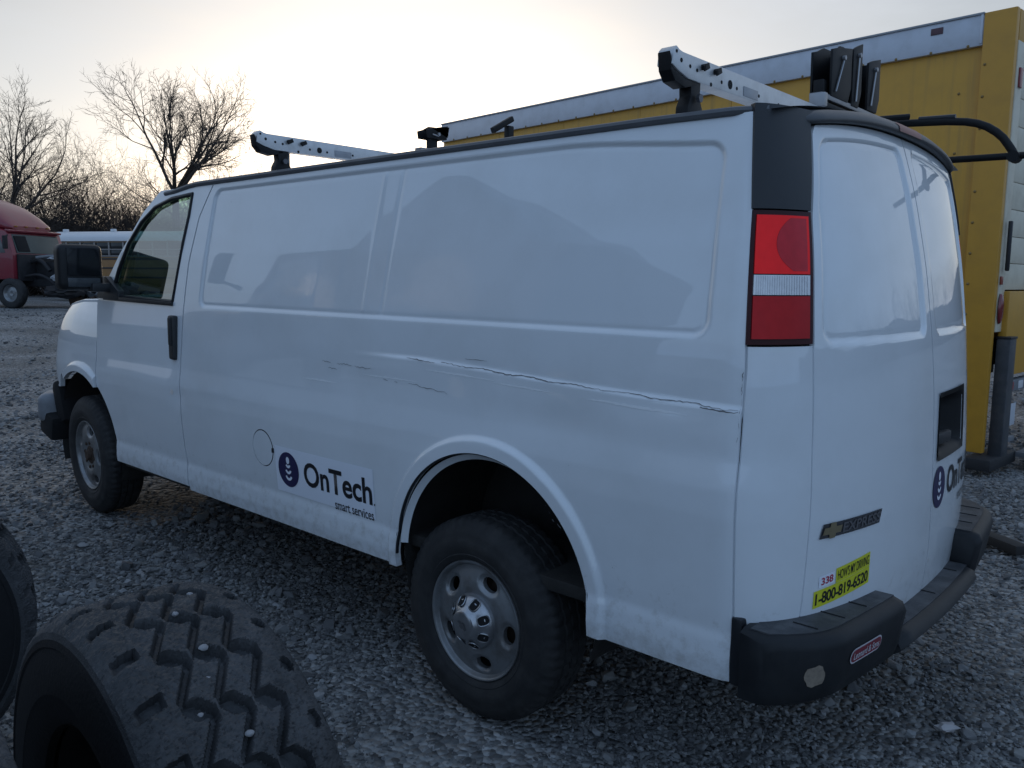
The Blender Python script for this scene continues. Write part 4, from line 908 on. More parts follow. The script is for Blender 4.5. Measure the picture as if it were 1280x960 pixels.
tl = lathe('tail_lamp', [(0.0005, -0.022), (0.04, -0.020), (0.06, -0.010), (0.066, 0.004)], mat('truck_lamp_red', (0.18, 0.012, 0.015), 0.2, 0, 0.2, 30, coat=0.5), truck, 24)
tl.rotation_euler = (0, 0, R(90)); tl.location = (0.022, 0.075, 1.42); tl.scale = (0.72, 1, 2.0)
# gate mast, ground beam, underride bar with striped tape, number plate, platform planks
box('gate_mast', (0.060, 0.18, 0.64), (0.11, 0.17, 1.05), POSTM, truck, 0.012)
box('mast_cap', (0.060, 0.18, 1.172), (0.12, 0.18, 0.02), TRIM, truck, 0.005)
box('ground_beam', (0.01, 0.16, 0.095), (0.22, 0.68, 0.105), mat('beam_black', (0.02, 0.02, 0.022), 0.7, 0, 0.3, 20), truck, 0.02)
bar_ = box('underride_bar', (0.02, TW / 2 + 0.12, 0.73), (0.08, TW - 0.5, 0.10), GREYM, truck, 0.008)
for k in range(8): box('tape_stripe', (0.0625, 0.40 + 0.26 * k, 0.73), (0.003, 0.128, 0.07), mat('tape_red', (0.30, 0.03, 0.035), 0.4, 0, 0.1, 30) if k % 2 == 0 else mat('tape_white', (0.6, 0.6, 0.62), 0.4, 0, 0.05, 30), bar_, 0.0008)
box('number_plate', (0.060, 0.42, 0.47), (0.006, 0.30, 0.20), mat('plate_pale', (0.50, 0.52, 0.56), 0.5, 0, 0.05, 20), truck, 0.003)
box('gate_arm', (0.05, 0.40, 0.25), (0.06, 0.30, 0.05), GREYM, truck, 0.01)
for k in range(7): box('platform_plank', (0.19 + 0.14 * k, TW / 2 + 0.10, 0.12), (0.134, TW - 0.7, 0.045), GREYM, truck, 0.004)
box('corner_reflector', (-0.18, -0.040, 0.24), (0.10, 0.008, 0.055), mat('reflector_orange', (0.45, 0.07, 0.02), 0.3, 0, 0.1, 30), truck, 0.003)
for s_ in (0.75, TW - 0.75): box('chassis_rail', (-TLEN / 2 - 0.8, s_, 0.82), (TLEN + 0.6, 0.09, 0.22), UNDER, truck, 0.01)
def simple_wheel(parent, loc, rad, wid, nm='wheel'):
    w = bpy.data.objects.new(nm, None); C.objects.link(w); w.parent = parent; w.location = loc
    h = wid / 2
    lathe('tyre', [(rad * .55, -h * .8), (rad * .62, -h), (rad * .85, -h * 1.03), (rad * .95, -h * .9), (rad, -h * .65), (rad, h * .65), (rad * .95, h * .9), (rad * .85, h * 1.03), (rad * .62, h), (rad * .55, h * .8)], RUBBER, w, 40)
    lathe('rim', [(0.001, -h * .35), (rad * .16, -h * .45), (rad * .2, -h * .3), (rad * .42, -h * .2), (rad * .5, -h * .55), (rad * .56, -h * .82)], RIM, w, 32)
    lathe('rim', [(rad * .56, h * .82), (rad * .5, h * .55), (rad * .42, h * .2), (0.001, h * .3)], RIM, w, 32)
    return w
for x_ in (-2.3, -8.2):
    for y_ in (0.22, TW - 0.22): simple_wheel(truck, (x_, y_, 0.45), 0.45, 0.28)
cabm = prism('truck_cab', [(-7.62, 0.75), (-7.62, 2.45), (-8.1, 2.55), (-8.6, 2.42), (-9.0, 1.75), (-9.8, 1.55), (-9.95, 1.3), (-9.95, 0.7)], 'y', 0.18, TW - 0.18, YEL, truck, 0.05)
for y_ in (0.178, TW - 0.178): prism('cab_window', [(-7.75, 1.65), (-7.75, 2.3), (-8.45, 2.3), (-8.85, 1.65)], 'y', y_ - 0.004, y_ + 0.004, glass_mat('dark_glass', (0.10, 0.12, 0.12), 0.3), cabm, 0.0)

# ------------------------------------------------------------------ loose truck tyres in the foreground
TR_R, TR_W = 0.508, 0.32
def big_tyre_mesh():
    nt, nw = 1230, 96
    th = np.linspace(0, 2 * np.pi, nt + 1)[:-1]; u = np.linspace(-1, 1, nw)
    A, U = np.meshgrid(th, u, indexing='ij')
    y = U * TR_W / 2; s_arc = A * TR_R
    per = 2 * np.pi * TR_R / 27
    ph = (s_arc / per) % 1.0
    base = TR_R - 0.012 * np.abs(U) ** 3 - 0.022 * np.clip((np.abs(U) - 0.72) / 0.28, 0, 1) ** 2.2
    d = np.zeros_like(A)
    for k, c in enumerate((-0.34, 0.04, 0.42)):
        p_ = (ph + 0.10 * k) % 1.0; am = 0.125
        zig = np.where(p_ < 0.40, c + am - 2 * am * p_ / 0.40, c - am + 2 * am * (p_ - 0.40) / 0.60)
        bar = smooth01((0.165 - np.abs(U - zig)) / 0.03) * smooth01((p_ - 0.02) / 0.04) * smooth01((0.40 - p_) / 0.04) * (np.abs(U - c) < am + 0.05)
        run = smooth01((0.062 - np.abs(U - zig)) / 0.03)
        d = np.maximum(d, 0.025 * bar); d = np.maximum(d, 0.020 * run)
    slot = (np.abs(ph - 0.5 - (U + 0.8) * 0.25) < 0.12) & (U < -0.62) & (U > -0.97); d = np.maximum(d, np.where(slot, 0.020 * smooth01((0.93 + U) / 0.12), 0))
    pit = np.hypot((ph - 0.45) * per / 0.017, (U - 0.80) * TR_W / 2 / 0.012) < 1; d = np.maximum(d, np.where(pit, 0.014, 0))
    wear = 0.0016 * np.sin(A * 61 + U * 9) * np.sin(U * 23 + A * 17) + 0.0012 * RNG.normal(size=A.shape) * (d < 0.001)
    rad = base - d + wear
    V = np.stack([rad * np.cos(A), y, rad * np.sin(A)], -1)
    # sidewalls
    def wall(sgn):
        pr = [(TR_R - 0.034, 1.0), (TR_R - 0.046, 1.022), (TR_R - 0.06, 1.045), (TR_R - 0.064, 1.025), (TR_R - 0.10, 1.075), (TR_R - 0.15, 1.08), (TR_R - 0.155, 1.06), (TR_R - 0.19, 1.02), (TR_R - 0.215, 0.93), (TR_R - 0.222, 0.84), (TR_R - 0.20, 0.78)]
        return np.array([[(r_ * math.cos(a), sgn * q * TR_W / 2, r_ * math.sin(a)) for r_, q in pr] for a in th])
    Wl, Wr = wall(-1)[:, ::-1], wall(1)
    cl = lambda P: np.concatenate([P, P[:1]], 0)
    return cl(np.concatenate([Wl[:, -2:], V, Wr[:, :2]], 1)), cl(Wl[:, :-1]), cl(Wr[:, 1:])
_P, _PL, _PR = big_tyre_mesh()
TYRE_M = mat('truck_tyre_rubber', (0.030, 0.031, 0.033), 0.62, 0, 0.35, 16, bump=0.25, bscale=180, dirt=(0.10, 0.10, 0.105), dirt_amt=0.75, dscale=6)
WALL_M = mat('truck_sidewall_rubber', (0.010, 0.010, 0.011), 0.6, 0, 0.3, 20, bump=0.15, bscale=120, spec=0.3)
def grid_obj(name, P, m, parent):
    nu, nv = P.shape[:2]; me = bpy.data.meshes.new(name); f = cells(nu, nv)
    me.vertices.add(nu * nv); me.vertices.foreach_set('co', P.reshape(-1)); me.loops.add(len(f) * 4); me.loops.foreach_set('vertex_index', f.reshape(-1).astype(np.int32))
    me.polygons.add(len(f)); me.polygons.foreach_set('loop_start', np.arange(len(f), dtype=np.int32) * 4); me.polygons.foreach_set('loop_total', np.full(len(f), 4, np.int32)); me.update(calc_edges=True)
    return link(name, me, m, parent, True, 32)
tyre_specs = [('black truck tyre with zigzag tread standing on the gravel beside the van', (0.505, -2.365), R(-3), 0.0),
              ('black truck tyre cut by the lower corner of the photo beside the zigzag tread', (0.62, -2.86), R(-4), 1.1),
              ('dark truck tyre standing ahead of the zigzag tread tyre towards the front wheel', (-1.175, -2.59), R(72), 2.0)]
big = None
for lab, (x_, y_), rz, sp in tyre_specs:
    t = thing('truck_tyre', lab, 'tyre', (x_, y_, 0.0), rz, 'loose truck tyres')
    if big is None: big = [grid_obj('tread', _P, TYRE_M, t), grid_obj('sidewall', _PL, WALL_M, t), grid_obj('sidewall', _PR, WALL_M, t)]
    else:
        for q in big: o = q.copy(); C.objects.link(o); o.parent = t
    for c_ in [q for q in bpy.data.objects if q.parent == t]: c_.location = (0, 0, TR_R - 0.012); c_.rotation_euler = (0, sp, 0)
    rm_ = lathe('rim', [(0.290, -0.125), (0.280, -0.11), (0.262, -0.03), (0.20, 0.02), (0.06, 0.03), (0.058, 0.06), (0.26, 0.06), (0.285, 0.12), (0.292, 0.126)], mat('truck_rim_dark', (0.035, 0.033, 0.032), 0.7, 0.3, 0.4, 12), t, 48)
    rm_.location = (0, 0, TR_R - 0.012)
# pale stones caught in the tread of the nearest tyre
pm = mat('pale_pebble', (0.26, 0.26, 0.27), 0.8, 0, 0.15, 40)
par = [q for q in bpy.data.objects if q.name == 'truck_tyre'][0]
for a_, u_, s_ in ((84, 0.04, 0.010), (70, 0.04, 0.012), (62, -0.1, 0.008), (48, 0.05, 0.011), (30, 0.10, 0.012), (38, -0.3, 0.010), (92, 0.42, 0.009), (75, 0.30, 0.006), (24, 0.36, 0.010), (55, -0.34, 0.007)):
    bm = bmesh.new(); bmesh.ops.create_icosphere(bm, subdivisions=2, radius=s_ * 0.72)
    for v in bm.verts: v.co *= 0.85 + 0.3 * random.random(); v.co.z *= 0.7
    o = from_bm('tread_pebble', bm, pm, par); ra = TR_R - 0.004
    o.location = (ra * math.cos(R(a_)), u_ * TR_W / 2, TR_R - 0.012 + ra * math.sin(R(a_)))
# ------------------------------------------------------------------ wrecked red semi truck
REDM = mat('semi_red', (0.22, 0.016, 0.030), 0.35, 0, 0.1, 3, coat=0.4, dirt=(0.10, 0.05, 0.05), dirt_amt=0.4, dscale=3)
semi = thing('semi_truck', 'wrecked red semi truck with a stripped front, standing before the bare trees', 'truck', (-30.7, 7.8, float(ground_z(-30.7, 7.8))), R(28))
def loft(name, secs, m, parent, n=20, p=3.5):
    """rounded body: sections (x, half width, z low, z high)"""
    V, F = [], []
    for x, hw, z0, z1 in secs:
        for k in range(n):
            a = 2 * math.pi * k / n; c, s = math.cos(a), math.sin(a)
            V.append((x, hw * math.copysign(abs(c) ** (2 / p), c), (z0 + z1) / 2 + (z1 - z0) / 2 * math.copysign(abs(s) ** (2 / p), s)))
    for i in range(len(secs) - 1):
        for k in range(n):
            k2 = (k + 1) % n; F.append((i * n + k, i * n + k2, (i + 1) * n + k2, (i + 1) * n + k))
    F.append(tuple(range(n))[::-1]); F.append(tuple(range((len(secs) - 1) * n, len(secs) * n)))
    return pyd(name, V, F, m, parent)
cabr = prism('cab', [(-3.4, 0.95), (-3.4, 2.80), (-0.35, 2.75), (0.10, 2.62), (0.32, 1.85), (0.30, 1.0)], 'y', -1.2, 1.2, REDM, semi, 0.06)
prism('windscreen', [(0.125, 2.54), (0.345, 1.90), (0.300, 1.90), (0.09, 2.54)], 'y', -1.02, 1.02, mat('semi_glass', (0.05, 0.065, 0.06), 0.12, 0, 0.4, 2), cabr, 0.006)
box('broken_glass', (0.262, -0.72, 2.22), (0.02, 0.50, 0.56), DARK, cabr, 0.01, Matrix.Rotation(R(-19), 3, 'Y'))
prism('side_window', [(-0.95, 1.90), (-0.95, 2.50), (-0.20, 2.50), (0.02, 1.90)], 'y', -1.212, -1.19, mat('semi_side_glass', (0.12, 0.12, 0.12), 0.15, 0, 0.4, 2), cabr, 0.006)
box('door_seam', (-1.05, -1.203, 1.75), (0.02, 0.01, 1.5), DARK, cabr, 0.002)
loft('roof_fairing', [(-3.4, 1.16, 2.5, 3.88), (-2.4, 1.18, 2.5, 3.92), (-1.6, 1.17, 2.5, 3.84), (-1.0, 1.14, 2.55, 3.62), (-0.5, 1.08, 2.62, 3.30), (-0.12, 1.0, 2.66, 2.98), (0.02, 0.85, 2.70, 2.84)], REDM, semi, 28, 3.0)
box('visor', (0.10, 0, 2.66), (0.22, 2.3, 0.07), REDM, cabr, 0.02, Matrix.Rotation(R(12), 3, 'Y'))
ENG = mat('engine_dark', (0.022, 0.022, 0.025), 0.7, 0.2, 0.6, 6, bump=0.5, bscale=20)
box('firewall', (0.36, 0, 1.40), (0.10, 2.1, 0.92), ENG, semi, 0.03)
box('engine_block', (0.95, 0, 1.20), (1.05, 0.75, 0.85), ENG, semi, 0.08)
box('radiator', (1.62, 0.1, 1.12), (0.14, 1.1, 1.05), ENG, semi, 0.03, Matrix.Rotation(R(10), 3, 'Z'))
for k, (a, b, r_) in enumerate((((0.4, -0.5, 1.6), (1.2, -0.55, 1.3), 0.07), ((0.5, -0.4, 1.75), (1.5, 0.3, 1.6), 0.06), ((0.6, 0.3, 1.7), (1.5, 0.5, 1.2), 0.08), ((0.4, -0.8, 1.1), (1.6, -0.7, 0.8), 0.05))):
    tube('engine_pipe', [a, ((a[0] + b[0]) / 2, (a[1] + b[1]) / 2, max(a[2], b[2]) + 0.1), b], r_, ENG if k != 1 else GREYM, semi, 10, 2)
def crumple(name, c, s, m, parent, seed, sub=3):
    rr = random.Random(seed); bm = bmesh.new(); bmesh.ops.create_icosphere(bm, subdivisions=sub, radius=1.0)
    for v in bm.verts:
        k = 0.7 + 0.5 * rr.random(); v.co = Vector((c[0] + v.co.x * s[0] * k, c[1] + v.co.y * s[1] * k, c[2] + v.co.z * s[2] * k))
    return from_bm(name, bm, m, parent, True, 25)
PALE = mat('torn_pale', (0.35, 0.36, 0.38), 0.5, 0, 0.3, 4)
for i, (c, s) in enumerate((((1.25, -0.15, 1.74), (0.45, 0.28, 0.07)), ((1.55, -0.55, 1.05), (0.10, 0.34, 0.13)), ((1.6, 0.45, 1.45), (0.15, 0.2, 0.35)), ((1.65, 0.85, 0.95), (0.06, 0.10, 0.38)))):
    crumple('torn_bodywork', c, s, PALE if i != 2 else GREYM, semi, 40 + i)
crumple('bumper_remains', (1.6, -0.2, 0.62), (0.22, 1.0, 0.26), ENG, semi, 50)
simple_wheel(semi, (0.15, -1.12, 0.52), 0.52, 0.30); simple_wheel(semi, (1.05, 1.0, 0.52), 0.52, 0.30)
for x_ in (-3.9, -5.2):
    for y_ in (-0.95, 0.95): simple_wheel(semi, (x_, y_, 0.52), 0.52, 0.55)
for y_ in (-0.4, 0.4): box('chassis_rail', (-2.4, y_, 0.88), (7.6, 0.10, 0.26), ENG, semi, 0.01)
box('fuel_tank', (-1.4, -1.0, 0.75), (1.4, 0.5, 0.55), STEEL, semi, 0.15)
tube('exhaust_stack', [(-0.9, -1.32, 1.2), (-0.9, -1.32, 3.3)], 0.07, STEEL, semi, 12)
box('side_mirror', (0.25, -1.42, 2.25), (0.10, 0.16, 0.45), ENG, semi, 0.03); tube('mirror_bracket', [(0.15, -1.2, 2.5), (0.25, -1.42, 2.45)], 0.025, ENG, semi, 6)
box('door_handle', (-0.85, -1.215, 1.70), (0.16, 0.02, 0.04), ENG, cabr, 0.006)
for zz_ in (0.55, 0.82): box('cab_step', (-0.75, -1.12, zz_), (0.6, 0.22, 0.05), GREYM, semi, 0.01)
for yy_ in (-0.7, -0.25, 0.25, 0.7): box('roof_marker_lamp', (0.03, yy_, 2.82), (0.08, 0.10, 0.05), mat('marker_amber', (0.35, 0.14, 0.02), 0.3, 0, 0.1, 20), semi, 0.015)
# heap of dark scrap between the semi and the van's mirror
scr = thing('scrap_heap', 'dark heap of scrap parts beside the red semi truck front', 'scrap', (-28.6, 9.6, float(ground_z(-28.6, 9.6))))
rr = random.Random(5)
for k in range(16):
    o = crumple('scrap_piece', (rr.uniform(-1.2, 1.4), rr.uniform(-.8, .8), rr.uniform(0.12, 0.75)), (rr.uniform(.15, .45), rr.uniform(.15, .45), rr.uniform(.10, .30)), (ENG, UNDER, GREYM, RUST)[k % 4] if k % 5 else ENG, scr, 80 + k, 2)

# ------------------------------------------------------------------ school bus
BUSY = mat('bus_yellow', (0.34, 0.17, 0.05), 0.5, 0, 0.08, 3, dirt=(0.18, 0.09, 0.05), dirt_amt=0.5, dscale=2)
BUSW = mat('bus_roof_white', (0.66, 0.66, 0.66), 0.5, 0, 0.05, 3)
bus = thing('school_bus', 'yellow school bus with a white roof parked behind the red semi truck', 'bus', (-39.0, 11.1, float(ground_z(-39, 11.1)) - 0.05), R(26))
BL, BH = 10.5, 3.2
box('body', (BL / 2, 1.25, 1.30), (BL, 2.36, 1.50), BUSY, bus, 0.06)
V, F = [], []
prof = [(-0.03, 2.72)] + [(1.25 - 1.28 * math.cos(math.pi * k / 16) * 1.0, 2.72 + 0.48 * math.sin(math.pi * k / 16) ** 0.7) for k in range(17)] + [(2.53, 2.72)]
for x_ in (-0.02, BL + 0.02): V += [(x_, a, b) for a, b in prof]
n_ = len(prof); F = [(i, i + 1, n_ + i + 1, n_ + i) for i in range(n_ - 1)] + [tuple(range(n_))[::-1], tuple(range(n_, 2 * n_))]
pyd('roof', V, F, BUSW, bus)
box('header_band', (BL / 2, 1.25, 2.74), (BL - 0.02, 2.42, 0.16), mat('bus_band_tan', (0.42, 0.28, 0.17), 0.5, 0, 0.1, 3), bus, 0.01)
WF = mat('window_frame_pale', (0.32, 0.29, 0.27), 0.5, 0.2, 0.1, 8); BG = mat('bus_glass', (0.02, 0.022, 0.024), 0.1, 0, 0.3, 3)
for k in range(13):
    x_ = 0.35 + 0.76 * k
    f_ = boxes('window_frame', [((x_, 0.06, 2.36), (0.07, 0.06, 0.64)), ((x_ + 0.38, 0.06, 2.36), (0.68, 0.045, 0.045)), ((x_ + 0.38, 0.06, 2.07), (0.69, 0.05, 0.05))], WF, bus, 0.004)
    box('pane', (x_ + 0.38, 0.082, 2.52), (0.66, 0.02, 0.27), BG, f_, 0.003); box('pane', (x_ + 0.38, 0.085, 2.21), (0.66, 0.02, 0.25), BG, f_, 0.003)
box('far_side_windows', (BL / 2, 2.40, 2.36), (BL - 0.3, 0.05, 0.62), BG, bus, 0.01)
for zz_ in (1.95, 1.55, 1.15): box('rub_rail', (BL / 2, 0.062, zz_), (BL - 0.05, 0.03, 0.07), mat('rub_rail_black', (0.03, 0.025, 0.025), 0.5, 0, 0.1, 8), bus, 0.005)
for x_ in (2.4, 8.6):
    for y_ in (0.25, 2.25): simple_wheel(bus, (x_, y_, 0.48), 0.48, 0.28)
for x_ in (0.6, 3.2): box('roof_marker', (x_, 0.6, 3.20), (0.22, 0.16, 0.16), BUSW, bus, 0.03)

# ------------------------------------------------------------------ bare trees
BARK = mat('bare_bark', (0.050, 0.040, 0.034), 0.95, 0, 0.4, 6, bump=0.4, bscale=40)
TWIG = mat('bare_twigs', (0.060, 0.046, 0.038), 0.95, 0, 0.3, 3)
class Tubes:
    def __init__(self): self.V, self.F = [], []
    def add(self, pts, rad, n):
        V, F = tube_data(pts, rad, n, False); o = len(self.V); self.V += V; self.F += [tuple(i + o for i in f) for f in F]
    def add_fast(self, a, b, r0, r1):
        d = b - a; x = d.cross(Vector((0.3, 0.5, 0.81)))
        if x.length < 1e-6: x = Vector((1, 0, 0))
        x.normalize(); y = d.cross(x).normalized(); o = len(self.V)
        for p, r_ in ((a, r0), (b, r1)):
            for k in range(3):
                t = 2.0944 * k; self.V.append(p + (x * math.cos(t) + y * math.sin(t)) * r_)
        self.F += [(o + k, o + (k + 1) % 3, o + 3 + (k + 1) % 3, o + 3 + k) for k in range(3)]
def grow(tb, rnd, p, d, L, r0, level, maxl, spread, up, kids):
    """one limb as a wandering tapered run, its side shoots sprouting along it"""
    n = max(3, int(5 - level * 0.6)); pts = [p.copy()]; rad = [r0]; q = p.copy(); dd = d.copy()
    for i in range(n):
        j = Vector((rnd.gauss(0, 1), rnd.gauss(0, 1), rnd.gauss(0, 1))) * (0.07 + 0.04 * level)
        dd = (dd + j + Vector((0, 0, up))).normalized(); q = q + dd * (L / n); pts.append(q.copy()); rad.append(r0 * (1 - 0.62 * (i + 1) / n))
    if level >= 3:
        for i in range(n): tb.add_fast(pts[i], pts[i + 1], rad[i], rad[i + 1])
    else: tb.add(pts, rad, 6 if level < 2 else 4)
    if level >= maxl: return
    k = kids[level]
    for i in range(k):
        t = 0.25 + 0.75 * (i + rnd.random()) / k; s = t * n; a = min(int(s), n - 1); base = pts[a].lerp(pts[a + 1], s - a); bd = (pts[a + 1] - pts[a]).normalized()
        ax = bd.cross(Vector((rnd.gauss(0, 1), rnd.gauss(0, 1), rnd.gauss(0, 1)))).normalized(); ang = R(spread * (0.6 + 0.7 * rnd.random()))
        nd = (Matrix.Rotation(ang, 3, ax) @ bd).normalized()
        rr_ = rad[a] * (0.50 + 0.2 * rnd.random()); LL = L * (0.48 + 0.28 * rnd.random()) * (1.15 - 0.45 * t)
        grow(tb, rnd, base, nd, LL, max(rr_, 0.008), level + 1, maxl, spread, up, kids)
    # leader goes on
    grow(tb, rnd, pts[-1], dd, L * 0.55, rad[-1], level + 1, maxl, spread, up, kids)
def bare_tree(label, xy, H, fork, r0, seed, lean=(0, 0), limbs=5, spread=38, group='bare trees beyond the yard', kids=(4, 4, 4, 3, 2), maxl=4, open_=0.75, limb_len=0.62, bias=0.0):
    rnd = random.Random(seed); gz = float(ground_z(*xy)); t = thing('bare_tree', label, 'tree', (xy[0], xy[1], gz), 0, group)
    tk = Tubes(); pts = [Vector((0, 0, -0.2))]; 
    for i in range(1, 7): pts.append(Vector((lean[0] * i / 6 + 0.06 * rnd.gauss(0, 1), lean[1] * i / 6 + 0.06 * rnd.gauss(0, 1), fork * i / 6)))
    rad = [r0 * (1.25 if i == 0 else 1 - 0.30 * i / 6) for i in range(7)]; tk.add(pts, rad, 10); pyd('trunk', tk.V, tk.F, BARK, t)
    cr_ = Tubes()
    for i in range(limbs):
        a = 2 * math.pi * (i + 0.5 * rnd.random()) / limbs + seed; tilt = R(12 + 46 * open_ * rnd.random()); d = Vector((math.cos(a) * math.sin(tilt), math.sin(a) * math.sin(tilt), math.cos(tilt))) + Vector((0.74, 0.67, 0)) * bias; d.normalize()
        grow(cr_, rnd, pts[-1] - Vector((0, 0, 0.4 * rnd.random())), d, (H - fork) * limb_len * (0.85 + 0.3 * rnd.random()), rad[-1] * (0.55 + 0.2 * rnd.random()), 0, maxl, spread, 0.05, kids)
    if fork > 3:
        for i in range(3):
            z_ = fork * (0.55 + 0.4 * rnd.random()); a = rnd.random() * 6.28; d = Vector((math.cos(a), math.sin(a), 0.5)).normalized()
            grow(cr_, rnd, Vector((lean[0] * z_ / fork, lean[1] * z_ / fork, z_)), d, (H - fork) * 0.35, rad[-1] * 0.3, 1, maxl, spread, 0.06, kids)
    pyd('crown', cr_.V, cr_.F, TWIG, t, False)
    return t
bare_tree('broad bare tree with a wide round crown just above the van cab', (-41.4, 18.4), 13.4, 5.6, 0.24, 3, limbs=7, spread=38, kids=(5, 5, 4, 3, 2), open_=1.0, limb_len=0.50, bias=0.40)
bare_tree('tall bare tree above the roof of the red semi truck', (-44.8, 11.3), 11.2, 4.0, 0.20, 11, lean=(0.2, 0.1), limbs=5, spread=36, kids=(5, 4, 4, 3, 2), open_=0.8, limb_len=0.50)
more = [((-48.3, 14.8), 8.6, 'slim bare tree between the tall tree over the semi and the bus', 21), ((-50.3, 17.1), 7.6, 'low bare tree rising right behind the bus roof', 22), ((-50.9, 19.2), 7.0, 'low bare tree left of the broad crowned tree', 23),
        ((-47.6, 19.5), 6.6, 'small bare tree at the foot of the broad crowned tree', 24), ((-49.9, 10.7), 9.4, 'bare tree at the far left behind the red semi truck', 25), ((-52.8, 14.9), 8.8, 'bare tree farther back behind the gap over the bus front', 26), ((-45.0, 21.9), 6.5, 'bare tree hidden low behind the van windscreen pillar', 27)]
for xy, H, lab, sd in more: bare_tree(lab, xy, H, H * 0.30, 0.12, sd, limbs=5, spread=42, kids=(4, 4, 3, 2), maxl=3, open_=0.9, limb_len=0.55)
# undergrowth of bare shrubs along the edge of the yard, one tangled mass
tb = Tubes(); rnd = random.Random(99)
def shrub(x, y, h):
    z = float(ground_z(x, y))
    for k in range(3):
        a = rnd.random() * 6.28; til = R(8 + 40 * rnd.random()); d = Vector((math.cos(a) * math.sin(til), math.sin(a) * math.sin(til), math.cos(til)))
        grow(tb, rnd, Vector((x + rnd.gauss(0, .5), y + rnd.gauss(0, .5), z)), d, h * (0.55 + .3 * rnd.random()), 0.045, 2, 5, 46, 0.02, (4, 4, 4, 4, 3, 2))
for k in range(340):
    az = R(-80 + 26 * rnd.random()) if k < 270 else R(-28 + 80 * rnd.random()); dd = 50 + 12 * rnd.random(); shrub(CAM_LOC.x + math.sin(az) * dd, CAM_LOC.y + math.cos(az) * dd, (4.2 if k % 3 else 6.0) * (0.7 + 0.5 * rnd.random()))
o = pyd('undergrowth', tb.V, tb.F, TWIG, None, False); o['kind'] = 'stuff'; o['label'] = 'tangle of bare shrubs along the edge of the yard'; o['category'] = 'shrubs'
# wooded rise far behind
az = np.radians(np.linspace(-110, 70, 721)); V, F = [], []
for i, a in enumerate(az):
    h = 4.4 + 0.7 * math.sin(i * 0.05) + 0.4 * math.sin(i * 0.13 + 1) + 0.22 * RNG.random()
    for d_, hh in ((82, -0.5), (84, h * 0.8), (90, h * 1.15), (100, -1)): V.append((CAM_LOC.x + math.sin(a) * d_, CAM_LOC.y + math.cos(a) * d_, 0.4 + hh))
for i in range(720):
    for j in range(3): F.append((i * 4 + j, (i + 1) * 4 + j, (i + 1) * 4 + j + 1, i * 4 + j + 1))
o = pyd('hills', V, F, mat('far_woods', (0.060, 0.046, 0.038), 1.0, 0, 0.5, 0.8, bump=1.0, bscale=1.5), None, False); o['kind'] = 'structure'

# ------------------------------------------------------------------ dark tractor unit parked behind the photographer (it shows in the van's paint)
TRAC = mat('tractor_dark_blue', (0.020, 0.025, 0.040), 0.4, 0, 0.1, 3, coat=0.3)
tr_ = thing('tractor_unit', 'dark tractor unit with a tall sleeper cab, mirrored in the van side', 'truck', (-4.0, -5.9, 0.0))
def tx(q): return [(a + 4.0, b) for a, b in q]
cb_ = prism('cab', tx([(-8.1, 1.0), (-8.15, 1.9), (-7.55, 2.92), (-6.05, 3.10), (-5.9, 1.0)]), 'y', -1.2, 1.2, TRAC, tr_, 0.08)
prism('sleeper', tx([(-6.03, 0.95), (-6.03, 3.12), (-4.75, 4.05), (-4.45, 4.02), (-3.2, 3.15), (-2.7, 3.0), (-2.85, 2.3), (-3.1, 0.95)]), 'y', -1.2, 1.2, TRAC, tr_, 0.08)
prism('hood', tx([(-10.1, 0.7), (-10.1, 1.55), (-8.1, 1.85), (-8.1, 0.8)]), 'y', -1.05, 1.05, TRAC, tr_, 0.12)
prism('door_window', tx([(-7.85, 1.95), (-7.40, 2.75), (-6.5, 2.85), (-6.5, 1.95)]), 'y', 1.19, 1.215, mat('pale_glass', (0.30, 0.34, 0.40), 0.08, 0, 0.1, 3), cb_, 0.004)
box('mirror', (-4.35, 1.45, 2.62), (0.22, 0.12, 0.62), DARK, tr_, 0.04, Matrix.Rotation(R(12), 3, 'Y'))
tube('mirror_arm', [(-4.2, 1.2, 2.25), (-4.35, 1.42, 2.4)], 0.04, DARK, tr_, 8)
for x_ in (-5.1, -0.2, 1.15):
    for y_ in (-0.95, 0.95): simple_wheel(tr_, (x_, y_, 0.5), 0.5, 0.32)
for y_ in (-0.4, 0.4): box('chassis_rail', (-1.7, y_, 0.88), (8.2, 0.10, 0.26), UNDER, tr_, 0.01)

# ------------------------------------------------------------------ gravel stones
STONE = bpy.data.materials.new('gravel_stone'); STONE.use_nodes = True
N, L = STONE.node_tree.nodes, STONE.node_tree.links; b = N['Principled BSDF']; b.inputs['Roughness'].default_value = 0.9
oi = N.new('ShaderNodeObjectInfo'); cr_ = N.new('ShaderNodeValToRGB'); e_ = cr_.color_ramp.elements
e_[0].color = (0.075, 0.075, 0.077, 1); e_[1].color = (0.30, 0.30, 0.305, 1); e_[1].position = 1.0
x_ = cr_.color_ramp.elements.new(0.30); x_.color = (0.135, 0.135, 0.137, 1); x_ = cr_.color_ramp.elements.new(0.62); x_.color = (0.195, 0.195, 0.195, 1); x_ = cr_.color_ramp.elements.new(0.80); x_.color = (0.22, 0.215, 0.205, 1)
L.new(oi.outputs['Random'], cr_.inputs['Fac'])
nt = N.new('ShaderNodeTexNoise'); nt.inputs['Scale'].default_value = 2.2; nt.inputs['Detail'].default_value = 5; tcd = N.new('ShaderNodeTexCoord'); L.new(tcd.outputs['Object'], nt.inputs['Vector'])
mr = N.new('ShaderNodeMapRange'); mr.inputs['To Min'].default_value = 0.7; mr.inputs['To Max'].default_value = 1.25; L.new(nt.outputs['Fac'], mr.inputs['Value'])
